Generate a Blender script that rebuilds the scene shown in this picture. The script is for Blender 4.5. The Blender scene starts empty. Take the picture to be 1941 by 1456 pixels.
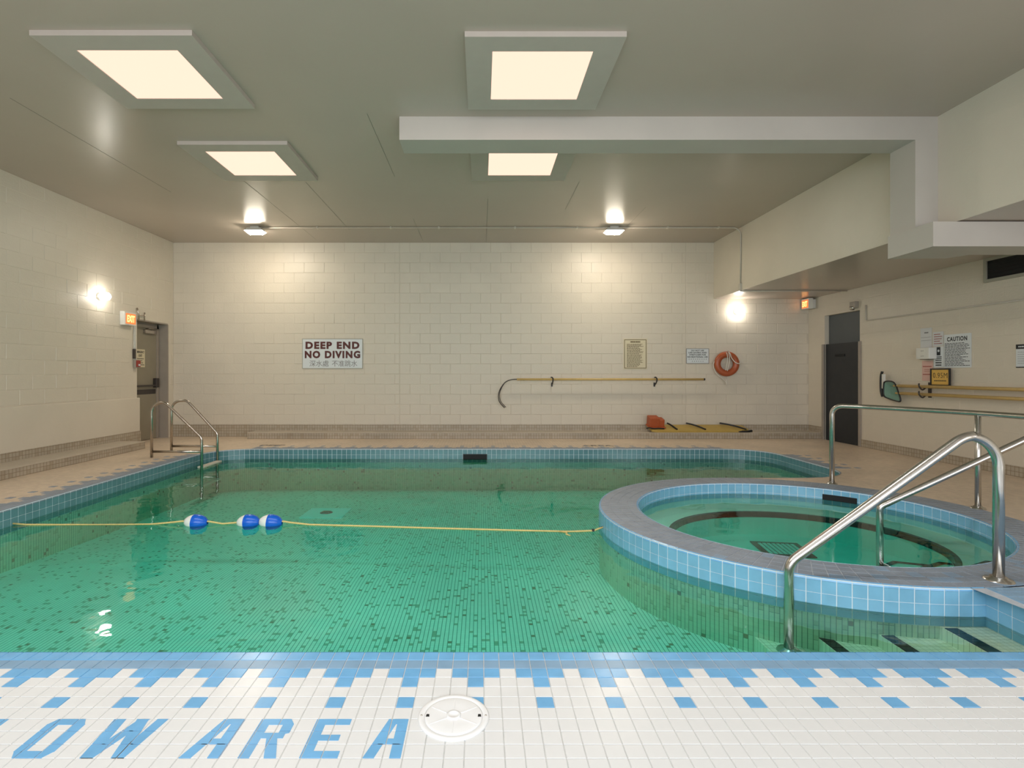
import bpy, math, random
from mathutils import Vector, Matrix
from mathutils.geometry import tessellate_polygon
random.seed(7)
S = bpy.context.scene
COL = S.collection
F, VX, VY, H = 1006.0, 912.0, 708.0, 1.25        # focal length in pixels, vanishing point, eye height

# ------------------------------------------------------------ camera
cd = bpy.data.cameras.new('camera'); cam = bpy.data.objects.new('camera', cd); COL.objects.link(cam)
cam.location = (0, 0, H); cam.rotation_euler = (math.radians(90), 0, 0)
cd.sensor_width = 36; cd.lens = 36*F/1941; cd.shift_x = (970.5-VX)/1941; cd.shift_y = -(728-VY)/1941
cd.clip_start = 0.05
S.camera = cam
# ------------------------------------------------------------ world, lights, exposure
w = bpy.data.worlds.new('world'); S.world = w; w.use_nodes = True
w.node_tree.nodes['Background'].inputs[0].default_value = (0.8, 0.85, 0.9, 1)
w.node_tree.nodes['Background'].inputs[1].default_value = 0.05
S.view_settings.view_transform = 'Standard'; S.view_settings.look = 'None'
S.view_settings.gamma = 1; S.view_settings.use_curve_mapping = False
S.view_settings.exposure = 0.25
def area(name, loc, rot, sx, sy, power, col):
    l = bpy.data.lights.new(name, 'AREA'); l.shape = 'RECTANGLE'; l.size = sx; l.size_y = sy
    l.energy = power; l.color = col
    o = bpy.data.objects.new(name, l); COL.objects.link(o); o.location = loc; o.rotation_euler = rot
    return o
# daylight through the glazing behind the camera, the ceiling lights over the deck there, and two added fills
area('window_daylight', (-0.6, -2.85, 1.9), (math.radians(80), 0, 0), 7.5, 2.6, 345, (0.85, 0.93, 1.0))
area('rear_lamp', (-1.2, 0.9, 3.78), (0, 0, 0), 4.0, 1.6, 16, (0.86, 0.93, 1.0))
area('side_fill', (5.5, -2.8, 1.5), (math.radians(88), 0, 0), 1.6, 2.2, 75, (0.90, 0.94, 1.0))  # unseen fill added to brighten the low duct and right side
area('pool_fill', (-1.0, 3.1, 3.72), (math.radians(6), 0, 0), 6.0, 0.5, 80, (1.0, 0.93, 0.86))  # made-up overhead fill, added to brighten the pool and far walls
PANEL_E, LAMP_E, JAR_E = 1.0, 135.0, 32.0

CEIL, BACK, LEFT, RIGHT, NEAR = 3.846, 10.53, -6.11, 6.50, -3.0
FRONT_Y = 2.38                                   # pool edge of the near deck
WATER, SPAWATER = -0.165, -0.115
SOFX, SOFZ = 4.62, 2.726

# ------------------------------------------------------------ materials
def mat(name, col, rough=0.5, metal=0.0, noise=0.0, nscale=8.0, bump=0.0, bscale=60.0, spec=0.5, emit=None, estr=0.0, coat=0.0, stretch=None):
    m = bpy.data.materials.new(name); m.use_nodes = True
    nt = m.node_tree; b = nt.nodes['Principled BSDF']
    b.inputs['Base Color'].default_value = (*col, 1); b.inputs['Roughness'].default_value = rough
    b.inputs['Metallic'].default_value = metal; b.inputs['Specular IOR Level'].default_value = spec
    b.inputs['Coat Weight'].default_value = coat
    tc = None
    if noise or bump:
        tc = nt.nodes.new('ShaderNodeTexCoord'); mp = nt.nodes.new('ShaderNodeMapping')
        nt.links.new(tc.outputs['Object'], mp.inputs[0])
        if stretch: mp.inputs['Scale'].default_value = stretch
    if noise:
        n = nt.nodes.new('ShaderNodeTexNoise'); n.inputs['Scale'].default_value = nscale; n.inputs['Detail'].default_value = 5
        nt.links.new(mp.outputs[0], n.inputs['Vector'])
        r = nt.nodes.new('ShaderNodeValToRGB')
        r.color_ramp.elements[0].position = 0.3; r.color_ramp.elements[1].position = 0.7
        r.color_ramp.elements[0].color = (*[c*(1-noise) for c in col], 1)
        r.color_ramp.elements[1].color = (*[min(1, c*(1+noise*0.6)) for c in col], 1)
        nt.links.new(n.outputs[0], r.inputs[0]); nt.links.new(r.outputs[0], b.inputs['Base Color'])
    if bump:
        n2 = nt.nodes.new('ShaderNodeTexNoise'); n2.inputs['Scale'].default_value = bscale; n2.inputs['Detail'].default_value = 3
        nt.links.new(mp.outputs[0], n2.inputs['Vector'])
        bp = nt.nodes.new('ShaderNodeBump'); bp.inputs['Strength'].default_value = bump; bp.inputs['Distance'].default_value = 0.01
        nt.links.new(n2.outputs[0], bp.inputs['Height']); nt.links.new(bp.outputs[0], b.inputs['Normal'])
    if emit:
        b.inputs['Emission Color'].default_value = (*emit, 1); b.inputs['Emission Strength'].default_value = estr
    return m

def tile_mat(name, base, dark, grout, pu, pv, gu, gv, darkness=0.12, rough=0.3, plane='XY', vweak=1.0, speck=None, noise=0.12):
    """small mosaic: pitch pu x pv, joint width gu, gv (fractions), some random darker tiles"""
    m = bpy.data.materials.new(name); m.use_nodes = True
    nt = m.node_tree; N = nt.nodes; L = nt.links; b = N['Principled BSDF']
    b.inputs['Roughness'].default_value = rough
    tc = N.new('ShaderNodeTexCoord'); sp = N.new('ShaderNodeSeparateXYZ'); L.new(tc.outputs['UV' if plane == 'UV' else 'Object'], sp.inputs[0])
    ax = {'XY': (0, 1), 'XZ': (0, 2), 'YZ': (1, 2), 'UV': (0, 1)}[plane]
    def mth(op, a, c=None, v=None):
        n = N.new('ShaderNodeMath'); n.operation = op
        if isinstance(a, (int, float)): n.inputs[0].default_value = a
        else: L.new(a, n.inputs[0])
        if c is not None:
            if isinstance(c, (int, float)): n.inputs[1].default_value = c
            else: L.new(c, n.inputs[1])
        return n.outputs[0]
    u = mth('DIVIDE', sp.outputs[ax[0]], pu); v = mth('DIVIDE', sp.outputs[ax[1]], pv)
    fu, fv = mth('FRACT', u), mth('FRACT', v); cu, cv = mth('FLOOR', u), mth('FLOOR', v)
    lu = mth('LESS_THAN', fu, gu); lv = mth('MULTIPLY', mth('LESS_THAN', fv, gv), vweak)
    cmb = N.new('ShaderNodeCombineXYZ'); L.new(cu, cmb.inputs[0]); L.new(cv, cmb.inputs[1])
    wn = N.new('ShaderNodeTexWhiteNoise'); wn.noise_dimensions = '2D'; L.new(cmb.outputs[0], wn.inputs['Vector'])
    isd = mth('LESS_THAN', wn.outputs['Value'], darkness)
    # mild variation tile to tile
    mx0 = N.new('ShaderNodeMix'); mx0.data_type = 'RGBA'
    mx0.inputs[6].default_value = (*[c*(1-noise) for c in base], 1); mx0.inputs[7].default_value = (*base, 1)
    L.new(wn.outputs['Value'], mx0.inputs[0])
    mx1 = N.new('ShaderNodeMix'); mx1.data_type = 'RGBA'; L.new(isd, mx1.inputs[0]); L.new(mx0.outputs[2], mx1.inputs[6]); mx1.inputs[7].default_value = (*dark, 1)
    out = mx1.outputs[2]
    if speck:
        sc, frac = speck
        lt = mth('LESS_THAN', wn.outputs['Value'], frac)
        mx3 = N.new('ShaderNodeMix'); mx3.data_type = 'RGBA'; L.new(lt, mx3.inputs[0]); L.new(out, mx3.inputs[6]); mx3.inputs[7].default_value = (*sc, 1)
        out = mx3.outputs[2]
    j = mth('MAXIMUM', lu, mth('MAXIMUM', lv, mth('MULTIPLY', mth('LESS_THAN', fv, gv), isd)))
    mx2 = N.new('ShaderNodeMix'); mx2.data_type = 'RGBA'; L.new(j, mx2.inputs[0]); L.new(out, mx2.inputs[6]); mx2.inputs[7].default_value = (*grout, 1)
    nz = N.new('ShaderNodeTexNoise'); nz.inputs['Scale'].default_value = 1.3; nz.inputs['Detail'].default_value = 4; L.new(tc.outputs['Object'], nz.inputs['Vector'])
    mr = N.new('ShaderNodeMapRange'); mr.inputs[1].default_value = 0.3; mr.inputs[2].default_value = 0.7; mr.inputs[3].default_value = 0.86; mr.inputs[4].default_value = 1.05
    L.new(nz.outputs[0], mr.inputs[0])
    mm = N.new('ShaderNodeMix'); mm.data_type = 'RGBA'; mm.blend_type = 'MULTIPLY'; mm.inputs[0].default_value = 1
    L.new(mx2.outputs[2], mm.inputs[6]); L.new(mr.outputs[0], mm.inputs[7])
    L.new(mm.outputs[2], b.inputs['Base Color'])
    return m

M = {}
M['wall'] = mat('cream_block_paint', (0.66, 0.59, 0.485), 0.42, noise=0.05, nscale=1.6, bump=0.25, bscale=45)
M['wall_flat'] = mat('cream_wall_paint', (0.66, 0.59, 0.485), 0.45, noise=0.05, nscale=1.2, bump=0.12, bscale=30)
M['joint'] = mat('joint_paint', (0.60, 0.53, 0.435), 0.6)  # block joints, slightly darker than the wall paint
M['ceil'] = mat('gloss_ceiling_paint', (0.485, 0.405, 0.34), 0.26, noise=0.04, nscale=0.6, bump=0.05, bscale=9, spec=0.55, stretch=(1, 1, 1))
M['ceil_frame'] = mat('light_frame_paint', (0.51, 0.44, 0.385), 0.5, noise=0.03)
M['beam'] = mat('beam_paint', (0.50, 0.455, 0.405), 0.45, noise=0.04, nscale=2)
M['seam'] = mat('ceiling_seam', (0.22, 0.2, 0.16), 0.7)
M['panel'] = mat('light_panel', (0.02, 0.02, 0.02), 0.6, emit=(1.16, 0.735, 0.565), estr=PANEL_E)
M['lens'] = mat('lamp_lens', (0.9, 0.88, 0.8), 0.3, emit=(1.0, 0.9, 0.74), estr=LAMP_E)
M['jar'] = mat('jar_lens', (0.9, 0.9, 0.9), 0.3, emit=(1.0, 0.95, 0.86), estr=JAR_E)
M['white_metal'] = mat('white_enamel', (0.7, 0.68, 0.62), 0.4, noise=0.05)
M['conduit'] = mat('painted_conduit', (0.55, 0.5, 0.42), 0.45, noise=0.06)
M['white_tile'] = mat('white_glazed_tile', (0.76, 0.76, 0.755), 0.28, noise=0.05, nscale=6)
M['blue_tile'] = mat('blue_glazed_tile', (0.17, 0.43, 0.72), 0.25, noise=0.10, nscale=9)
M['blue_dark'] = mat('blue_worn_tile', (0.23, 0.38, 0.54), 0.3, noise=0.12, nscale=7)
M['band_blue'] = mat('blue_band_tile', (0.21, 0.46, 0.66), 0.2, noise=0.10, nscale=7)
M['band_shaded'] = mat('shaded_band_tile', (0.12, 0.26, 0.30), 0.2, noise=0.12, nscale=7)  # same blue band tile, worn, with dim light and overhang shade coloured in
M['rim_blue'] = mat('blue_grey_rim_tile', (0.23, 0.33, 0.45), 0.35, noise=0.14, nscale=8)
M['rim_tile'] = mat('grey_blue_rim_tile', (0.25, 0.295, 0.36), 0.38, noise=0.14, nscale=8, bump=0.15, bscale=90)
M['grout'] = mat('pale_grout', (0.60, 0.60, 0.585), 0.8, noise=0.1, nscale=20)
M['grout_rim'] = mat('rim_grout', (0.46, 0.50, 0.55), 0.8, noise=0.12, nscale=20)
M['grout_pale'] = mat('white_grout', (0.70, 0.78, 0.84), 0.8)
M['deck'] = tile_mat('beige_deck_mosaic', (0.78, 0.63, 0.48), (0.69, 0.55, 0.42), (0.54, 0.43, 0.32), 0.05, 0.05, 0.09, 0.09, 0.2, 0.42)
M['bench_x'] = tile_mat('beige_bench_mosaic_x', (0.47, 0.40, 0.31), (0.40, 0.33, 0.24), (0.25, 0.19, 0.12), 0.05, 0.055, 0.12, 0.1, 0.2, 0.4, plane='XZ')
M['bench_y'] = tile_mat('beige_bench_mosaic_y', (0.47, 0.40, 0.31), (0.40, 0.33, 0.24), (0.25, 0.19, 0.12), 0.05, 0.055, 0.12, 0.1, 0.2, 0.4, plane='YZ')
M['bench_top'] = mat('bench_top_tile', (0.52, 0.45, 0.36), 0.35, noise=0.08, nscale=5)
PB, PD, PG = (0.92, 0.94, 0.82), (0.46, 0.50, 0.36), (0.22, 0.33, 0.25)
M['pool_floor'] = tile_mat('pool_floor_mosaic', PB, PD, PG, 0.0285, 0.0285, 0.17, 0.10, 0.085, 0.5, vweak=0.22, speck=((0.36, 0.26, 0.16), 0.012), noise=0.06)
M['pool_wall'] = tile_mat('pool_wall_mosaic', (0.76, 0.80, 0.62), (0.60, 0.64, 0.46), (0.22, 0.30, 0.20), 0.03, 0.03, 0.15, 0.10, 0.14, 0.5, plane='UV', vweak=0.15, speck=((0.35, 0.27, 0.17), 0.015), noise=0.08)
M['step'] = tile_mat('step_mosaic', (0.97, 0.93, 0.74), (0.88, 0.82, 0.60), (0.55, 0.54, 0.36), 0.035, 0.035, 0.1, 0.1, 0.1, 0.4)
M['spa_in'] = tile_mat('tub_plaster', (0.90, 0.94, 0.86), (0.88, 0.92, 0.84), (0.86, 0.90, 0.82), 0.05, 0.05, 0.04, 0.04, 0.1, 0.5, noise=0.02)
M['black_tile'] = mat('black_glazed_tile', (0.012, 0.016, 0.022), 0.2, noise=0.2)
M['steel'] = mat('brushed_steel', (0.62, 0.60, 0.57), 0.22, 1.0, noise=0.06, nscale=30)
M['steel_dark'] = mat('ladder_steel', (0.50, 0.45, 0.40), 0.2, 1.0, noise=0.08, nscale=30)
M['door'] = mat('door_paint', (0.27, 0.235, 0.17), 0.45, noise=0.05, nscale=4)
M['doorframe'] = mat('door_frame_paint', (0.34, 0.29, 0.24), 0.45, noise=0.05)
M['dark_hw'] = mat('dark_hardware', (0.04, 0.03, 0.025), 0.4)
M['black'] = mat('black_plastic', (0.012, 0.012, 0.013), 0.35)
M['night'] = mat('dark_opening', (0.004, 0.004, 0.005), 0.7)
M['dk_door'] = mat('dark_grey_door', (0.018, 0.02, 0.024), 0.5, noise=0.1)
M['dk_wall'] = mat('slate_blue_panel', (0.085, 0.095, 0.10), 0.5, noise=0.06, nscale=2)
M['sign_white'] = mat('sign_white', (0.66, 0.69, 0.70), 0.35)
M['paper'] = mat('white_paper', (0.62, 0.62, 0.62), 0.7)
M['pink'] = mat('pink_paper', (0.66, 0.42, 0.36), 0.7)
M['cream'] = mat('cream_board', (0.66, 0.58, 0.40), 0.4)
M['sign_yellow'] = mat('amber_sign', (0.70, 0.42, 0.09), 0.4)
M['ink'] = mat('black_ink', (0.02, 0.02, 0.022), 0.6)
M['ink_grey'] = mat('grey_ink', (0.20, 0.19, 0.19), 0.6)
M['maroon'] = mat('maroon_ink', (0.085, 0.012, 0.008), 0.5)
M['red'] = mat('red_enamel', (0.30, 0.03, 0.015), 0.4)
M['brown_ink'] = mat('brown_ink', (0.12, 0.08, 0.03), 0.6)
M['exit'] = mat('exit_glow', (0.5, 0.12, 0.04), 0.4, emit=(1.0, 0.22, 0.05), estr=0.8)
M['exit_hot'] = mat('exit_lamp_glow', (0.8, 0.4, 0.1), 0.4, emit=(1.0, 0.55, 0.2), estr=1.6)
M['pole'] = mat('yellow_pole', (0.62, 0.43, 0.16), 0.35, noise=0.08)
M['board'] = mat('yellow_board', (0.50, 0.34, 0.08), 0.5, noise=0.1)
M['orange'] = mat('orange_foam', (0.42, 0.085, 0.02), 0.5, noise=0.08)
M['ring'] = mat('orange_ring', (0.40, 0.09, 0.03), 0.35, noise=0.06)
M['rope'] = mat('yellow_rope', (0.68, 0.52, 0.20), 0.7, noise=0.15, nscale=80)
M['white_rope'] = mat('white_rope', (0.7, 0.66, 0.58), 0.8)
M['float_white'] = mat('white_float', (0.80, 0.80, 0.76), 0.3)
M['float_blue'] = mat('blue_float', (0.005, 0.11, 0.60), 0.22)
M['lid'] = mat('white_lid_plastic', (0.82, 0.82, 0.82), 0.35, noise=0.02)
M['drain_blue'] = mat('turquoise_tile', (0.85, 1.0, 1.0), 0.4, noise=0.03)
M['tread'] = mat('ladder_tread', (0.62, 0.56, 0.48), 0.5)
M['blind'] = mat('vent_frame_paint', (0.36, 0.34, 0.27), 0.5)
# net: open mesh
def net_mat():
    m = bpy.data.materials.new('green_net'); m.use_nodes = True; nt = m.node_tree; b = nt.nodes['Principled BSDF']
    b.inputs['Base Color'].default_value = (0.12, 0.30, 0.24, 1); b.inputs['Roughness'].default_value = 0.7
    b.inputs['Alpha'].default_value = 0.75
    return m
M['net'] = net_mat()
def water_mat(name, absorb, density, strength, scale):
    m = bpy.data.materials.new(name); m.use_nodes = True; nt = m.node_tree; N = nt.nodes; L = nt.links
    N.remove(N['Principled BSDF']); out = N['Material Output']
    tr = N.new('ShaderNodeBsdfTransparent'); tr.inputs[0].default_value = (0.97, 1.0, 0.98, 1)
    gl = N.new('ShaderNodeBsdfGlossy'); gl.inputs['Roughness'].default_value = 0.012; gl.inputs[0].default_value = (0.9, 0.97, 0.93, 1)
    fr = N.new('ShaderNodeFresnel'); fr.inputs[0].default_value = 1.27
    tc = N.new('ShaderNodeTexCoord'); mp = N.new('ShaderNodeMapping'); mp.inputs['Scale'].default_value = (1.0, 1.35, 1); L.new(tc.outputs['Object'], mp.inputs[0])
    n1 = N.new('ShaderNodeTexNoise'); n1.inputs['Scale'].default_value = scale; n1.inputs['Detail'].default_value = 1.5; n1.inputs['Distortion'].default_value = 0.6
    L.new(mp.outputs[0], n1.inputs['Vector'])
    bp = N.new('ShaderNodeBump'); bp.inputs['Strength'].default_value = strength; bp.inputs['Distance'].default_value = 0.032
    L.new(n1.outputs[0], bp.inputs['Height']); L.new(bp.outputs[0], gl.inputs['Normal']); L.new(bp.outputs[0], fr.inputs['Normal'])
    mx = N.new('ShaderNodeMixShader'); L.new(fr.outputs[0], mx.inputs[0]); L.new(tr.outputs[0], mx.inputs[1]); L.new(gl.outputs[0], mx.inputs[2])
    L.new(mx.outputs[0], out.inputs['Surface'])
    va = N.new('ShaderNodeVolumeAbsorption'); va.inputs[0].default_value = (*absorb, 1); va.inputs[1].default_value = density
    L.new(va.outputs[0], out.inputs['Volume'])
    return m
M['water'] = water_mat('green_pool_water', (0.02, 0.972, 0.93), 1.15, 0.16, 3.2)
M['spa_water'] = water_mat('teal_tub_water', (0.0, 0.992, 0.955), 1.7, 0.10, 2.2)

# ------------------------------------------------------------ mesh helpers
class MB:
    def __init__(s): s.v = []; s.f = []; s.m = []; s.sm = []; s.uv = None
    def quad(s, a, b, c, d, mi=0, sm=False):
        n = len(s.v); s.v += [tuple(a), tuple(b), tuple(c), tuple(d)]; s.f.append((n, n+1, n+2, n+3)); s.m.append(mi); s.sm.append(sm)
    def face(s, pts, mi=0):
        n = len(s.v); s.v += [tuple(p) for p in pts]; s.f.append(tuple(range(n, n+len(pts)))); s.m.append(mi); s.sm.append(False)
    def box(s, x0, x1, y0, y1, z0, z1, mi=0, bev=0.0):
        if bev <= 0:
            n = len(s.v)
            s.v += [(x, y, z) for z in (z0, z1) for (x, y) in ((x0, y0), (x1, y0), (x1, y1), (x0, y1))]
            for f in ((3, 2, 1, 0), (4, 5, 6, 7), (0, 1, 5, 4), (1, 2, 6, 5), (2, 3, 7, 6), (3, 0, 4, 7)):
                s.f.append(tuple(n+i for i in f)); s.m.append(mi); s.sm.append(False)
        else:
            import bmesh
            bm = bmesh.new(); bmesh.ops.create_cube(bm, size=1)
            for v in bm.verts:
                v.co = Vector(((x0+x1)/2+v.co.x*(x1-x0), (y0+y1)/2+v.co.y*(y1-y0), (z0+z1)/2+v.co.z*(z1-z0)))
            bmesh.ops.bevel(bm, geom=bm.edges[:], offset=bev, segments=2, profile=0.6, affect='EDGES')
            s.add_bm(bm, mi); bm.free()
    def add_bm(s, bm, mi=0, sm=False):
        bm.verts.index_update(); n = len(s.v); s.v += [tuple(v.co) for v in bm.verts]
        for f in bm.faces: s.f.append(tuple(n+v.index for v in f.verts)); s.m.append(mi); s.sm.append(sm)
    def prism(s, poly, z0, z1, mi=0, top=True, bottom=True, mside=None):
        ms = mi if mside is None else mside; n = len(poly)
        for i in range(n):
            a, b = poly[i], poly[(i+1) % n]
            s.quad((a[0], a[1], z0), (b[0], b[1], z0), (b[0], b[1], z1), (a[0], a[1], z1), ms)
        tris = tessellate_polygon([[Vector((p[0], p[1], 0)) for p in poly]])
        for t in tris:
            q = [poly[i] for i in t]
            ar = (q[1][0]-q[0][0])*(q[2][1]-q[0][1])-(q[2][0]-q[0][0])*(q[1][1]-q[0][1])
            if ar < 0: q = q[::-1]
            if top: s.face([(p[0], p[1], z1) for p in q], mi)
            if bottom: s.face([(p[0], p[1], z0) for p in q[::-1]], mi)
    def tile(s, a, b, c, d, h=0.003, ins=0.0015, mi=0):
        """a b c d counter-clockwise seen from outside; a proud, chamfered tile standing on that quad"""
        P = [Vector(p) for p in (a, b, c, d)]; n = (P[1]-P[0]).cross(P[3]-P[0]).normalized(); cc = (P[0]+P[1]+P[2]+P[3])/4
        T = []
        for p in P:
            e = cc-p; T.append(p+e.normalized()*ins*1.4+n*h)
        k = len(s.v); s.v += [tuple(p) for p in P+T]
        s.f.append((k+4, k+5, k+6, k+7)); s.m.append(mi); s.sm.append(False)
        for i in range(4):
            j = (i+1) % 4; s.f.append((k+i, k+j, k+4+j, k+4+i)); s.m.append(mi); s.sm.append(False)
    def tube(s, pts, r, seg=14, mi=0, cap=True):
        P = [Vector(p) for p in pts]; n = len(P); rings = []
        t0 = (P[1]-P[0]).normalized(); up = Vector((0, 0, 1)) if abs(t0.z) < 0.9 else Vector((1, 0, 0))
        u = t0.cross(up).normalized(); base = len(s.v)
        for i in range(n):
            t = ((P[min(i+1, n-1)]-P[i]).normalized()+(P[i]-P[max(i-1, 0)]).normalized()).normalized() if 0 < i < n-1 else ((P[1]-P[0]) if i == 0 else (P[-1]-P[-2])).normalized()
            u = (u-t*u.dot(t)).normalized(); w_ = t.cross(u)
            rr = r[i] if isinstance(r, (list, tuple)) else r
            for k in range(seg):
                a = 2*math.pi*k/seg; s.v.append(tuple(P[i]+u*math.cos(a)*rr+w_*math.sin(a)*rr))
        for i in range(n-1):
            for k in range(seg):
                k2 = (k+1) % seg; s.f.append((base+i*seg+k, base+i*seg+k2, base+(i+1)*seg+k2, base+(i+1)*seg+k)); s.m.append(mi); s.sm.append(True)
        if cap:
            s.f.append(tuple(base+k for k in range(seg))[::-1]); s.m.append(mi); s.sm.append(False)
            s.f.append(tuple(base+(n-1)*seg+k for k in range(seg))); s.m.append(mi); s.sm.append(False)
    def lathe(s, prof, seg=28, mi=0, axis='Z', at=(0, 0, 0), sm=True):
        base = len(s.v); n = len(prof)
        for (r, z) in prof:
            for k in range(seg):
                a = 2*math.pi*k/seg; x, y = r*math.cos(a), r*math.sin(a)
                p = {'Z': (x, y, z), 'X': (z, x, y), 'Y': (y, z, x)}[axis]
                s.v.append((p[0]+at[0], p[1]+at[1], p[2]+at[2]))
        for i in range(n-1):
            for k in range(seg):
                k2 = (k+1) % seg; s.f.append((base+i*seg+k, base+i*seg+k2, base+(i+1)*seg+k2, base+(i+1)*seg+k)); s.m.append(mi); s.sm.append(sm)
    def mesh(s, name, mats):
        me = bpy.data.meshes.new(name); me.from_pydata(s.v, [], s.f); me.update()
        for m_ in (mats if isinstance(mats, (list, tuple)) else [mats]): me.materials.append(M[m_] if isinstance(m_, str) else m_)
        me.polygons.foreach_set('material_index', s.m); me.polygons.foreach_set('use_smooth', s.sm)
        if s.uv:
            uvl = me.uv_layers.new(name='UVMap')
            for i, l in enumerate(me.loops): uvl.data[i].uv = s.uv[l.vertex_index]
        return me
    def obj(s, name, mats, parent=None, loc=None):
        return link(name, s.mesh(name, mats), parent, loc)
def link(name, data, parent=None, loc=None):
    o = bpy.data.objects.new(name, data); COL.objects.link(o)
    if parent: o.parent = parent
    if loc: o.location = loc
    return o
def tag(o, label=None, cat=None, group=None, kind=None):
    if label: o['label'] = label
    if cat: o['category'] = cat
    if group: o['group'] = group
    if kind: o['kind'] = kind
    return o
def thing(name, label, cat, mtx=None, loc=None, group=None):
    o = link(name, None)
    if mtx is not None: o.matrix_world = mtx
    if loc: o.location = loc
    return tag(o, label, cat, group)
def struct(mb, name, mats, label=None):
    o = mb.obj(name, mats); o['kind'] = 'structure'
    if label: o['label'] = label
    return o
def fillet(pts, rad, n=8):
    P = [Vector(p) for p in pts]; out = [P[0]]
    if not isinstance(rad, (list, tuple)): rad = [rad]*(len(P)-2)
    for i in range(1, len(P)-1):
        a, b, c = P[i-1], P[i], P[i+1]; u, v = (a-b).normalized(), (c-b).normalized()
        th = u.angle(v); r = rad[i-1]; d = min(r/math.tan(th/2), (a-b).length*0.98, (c-b).length*0.98)
        r = d*math.tan(th/2); cen = b+(u+v).normalized()*(r/math.sin(th/2)); s_, e_ = b+u*d-cen, b+v*d-cen
        ang = s_.angle(e_)
        for k in range(n+1):
            t = k/n; out.append(cen+(s_*math.sin((1-t)*ang)+e_*math.sin(t*ang))/math.sin(ang))
    out.append(P[-1]); return out
def copy_tree(o, parent=None):
    c = o.copy(); COL.objects.link(c)
    if parent: c.parent = parent
    for ch in list(o.children): copy_tree(ch, c)
    return c
# local frames: x to the right as read, y up, z out of the wall
def fr_back(x, z, y=BACK): return Matrix(((1, 0, 0, x), (0, 0, -1, y), (0, 1, 0, z), (0, 0, 0, 1)))
def fr_right(y, z, x=RIGHT): return Matrix(((0, 0, -1, x), (-1, 0, 0, y), (0, 1, 0, z), (0, 0, 0, 1)))
def fr_left(y, z, x=LEFT): return Matrix(((0, 0, 1, x), (1, 0, 0, y), (0, 1, 0, z), (0, 0, 0, 1)))
_font_cache = {}
def text_mesh(s, size, width=None, height=None, bold=0.0, ext=0.0006, matn='ink', spacing=1.0):
    c = bpy.data.curves.new('lettering', 'FONT'); c.body = s; c.size = size; c.offset = bold; c.extrude = ext
    c.align_x = 'CENTER'; c.align_y = 'CENTER'; c.space_character = spacing; c.resolution_u = 3
    o = bpy.data.objects.new('tmp', c); me = bpy.data.meshes.new_from_object(o)
    bpy.data.objects.remove(o); bpy.data.curves.remove(c)
    if len(me.vertices):
        xs = [v.co.x for v in me.vertices]; ys = [v.co.y for v in me.vertices]
        cx, cy = (min(xs)+max(xs))/2, (min(ys)+max(ys))/2
        sx = width/(max(xs)-min(xs)) if width else 1; sy = height/(max(ys)-min(ys)) if height else (sx if width else 1)
        if not width: sx = sy
        for v in me.vertices: v.co.x = (v.co.x-cx)*sx; v.co.y = (v.co.y-cy)*sy
    me.materials.clear(); me.materials.append(M[matn]); return me
def put_text(parent, s, x, y, z, width=None, height=None, bold=0.0, matn='ink', name='lettering', size=0.1, spacing=1.0):
    return link(name, text_mesh(s, size, width, height, bold, matn=matn, spacing=spacing), parent, (x, y, z))
def print_lines(parent, x0, x1, y0, y1, n, z, matn='ink', name='print_lines', h=0.35, rag=0.4, words=True):
    """fine print too small to read: rows of short strokes"""
    mb = MB(); dy = (y1-y0)/n
    for i in range(n):
        y = y1-(i+0.5)*dy; e = x1-(x1-x0)*rag*random.random()*random.random()
        x = x0
        while x < e:
            wd = random.uniform(0.05, 0.14)*(x1-x0); xe = min(e, x+wd)
            mb.box(x, xe, y-dy*h/2, y+dy*h/2, z, z+0.0006); x = xe+0.02*(x1-x0)
    return mb.obj(name, matn, parent)
def plate(parent, name, w_, h_, t, matn, x=0, y=0, z0=0, bev=0.0):
    mb = MB(); mb.box(x-w_/2, x+w_/2, y-h_/2, y+h_/2, z0, z0+t, bev=bev); return mb.obj(name, matn, parent)
def frame_strip(parent, name, w_, h_, b, t, matn, z0=0, x=0, y=0):
    mb = MB()
    mb.box(x-w_/2, x+w_/2, y+h_/2-b, y+h_/2, z0, z0+t); mb.box(x-w_/2, x+w_/2, y-h_/2, y-h_/2+b, z0, z0+t)
    mb.box(x-w_/2, x-w_/2+b, y-h_/2+b, y+h_/2-b, z0, z0+t); mb.box(x+w_/2-b, x+w_/2, y-h_/2+b, y+h_/2-b, z0, z0+t)
    return mb.obj(name, matn, parent)

# ------------------------------------------------------------ outlines
CX, CY = 2.85, 4.73
RXI, RYI, RXO, RYO = 1.40, 1.31, 1.76, 1.64
def ell(rx, ry, a): return (CX+rx*math.cos(a), CY+ry*math.sin(a))
WX = 2.94
a0 = 2*math.pi-math.acos((WX-CX)/RXO)          # where the tub's rim meets the short side wall
NARC = 60
arc = [ell(RXO, RYO, a0+(math.pi/2-a0)*i/NARC) for i in range(NARC+1)]
PL, PR, PT = -4.37, 4.62, 8.79
def carc(cx, cy, r, d0, d1, n=8): return [(cx+r*math.cos(math.radians(d0+(d1-d0)*i/n)), cy+r*math.sin(math.radians(d0+(d1-d0)*i/n))) for i in range(n+1)]
tail = [(3.5, 6.372), (3.9, 6.375), (4.15, 6.41), (4.38, 6.52), (4.54, 6.70), (4.61, 6.95)]
POOL = [(PL, FRONT_Y), (WX, FRONT_Y)]+[(WX, arc[0][1])]+arc[1:]+tail+carc(PR-0.6, PT-0.6, 0.6, 0, 90)+carc(PL+0.6, PT-0.6, 0.6, 90, 180)
SPA_IN = [ell(RXI, RYI, 2*math.pi*i/72) for i in range(72)]

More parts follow.
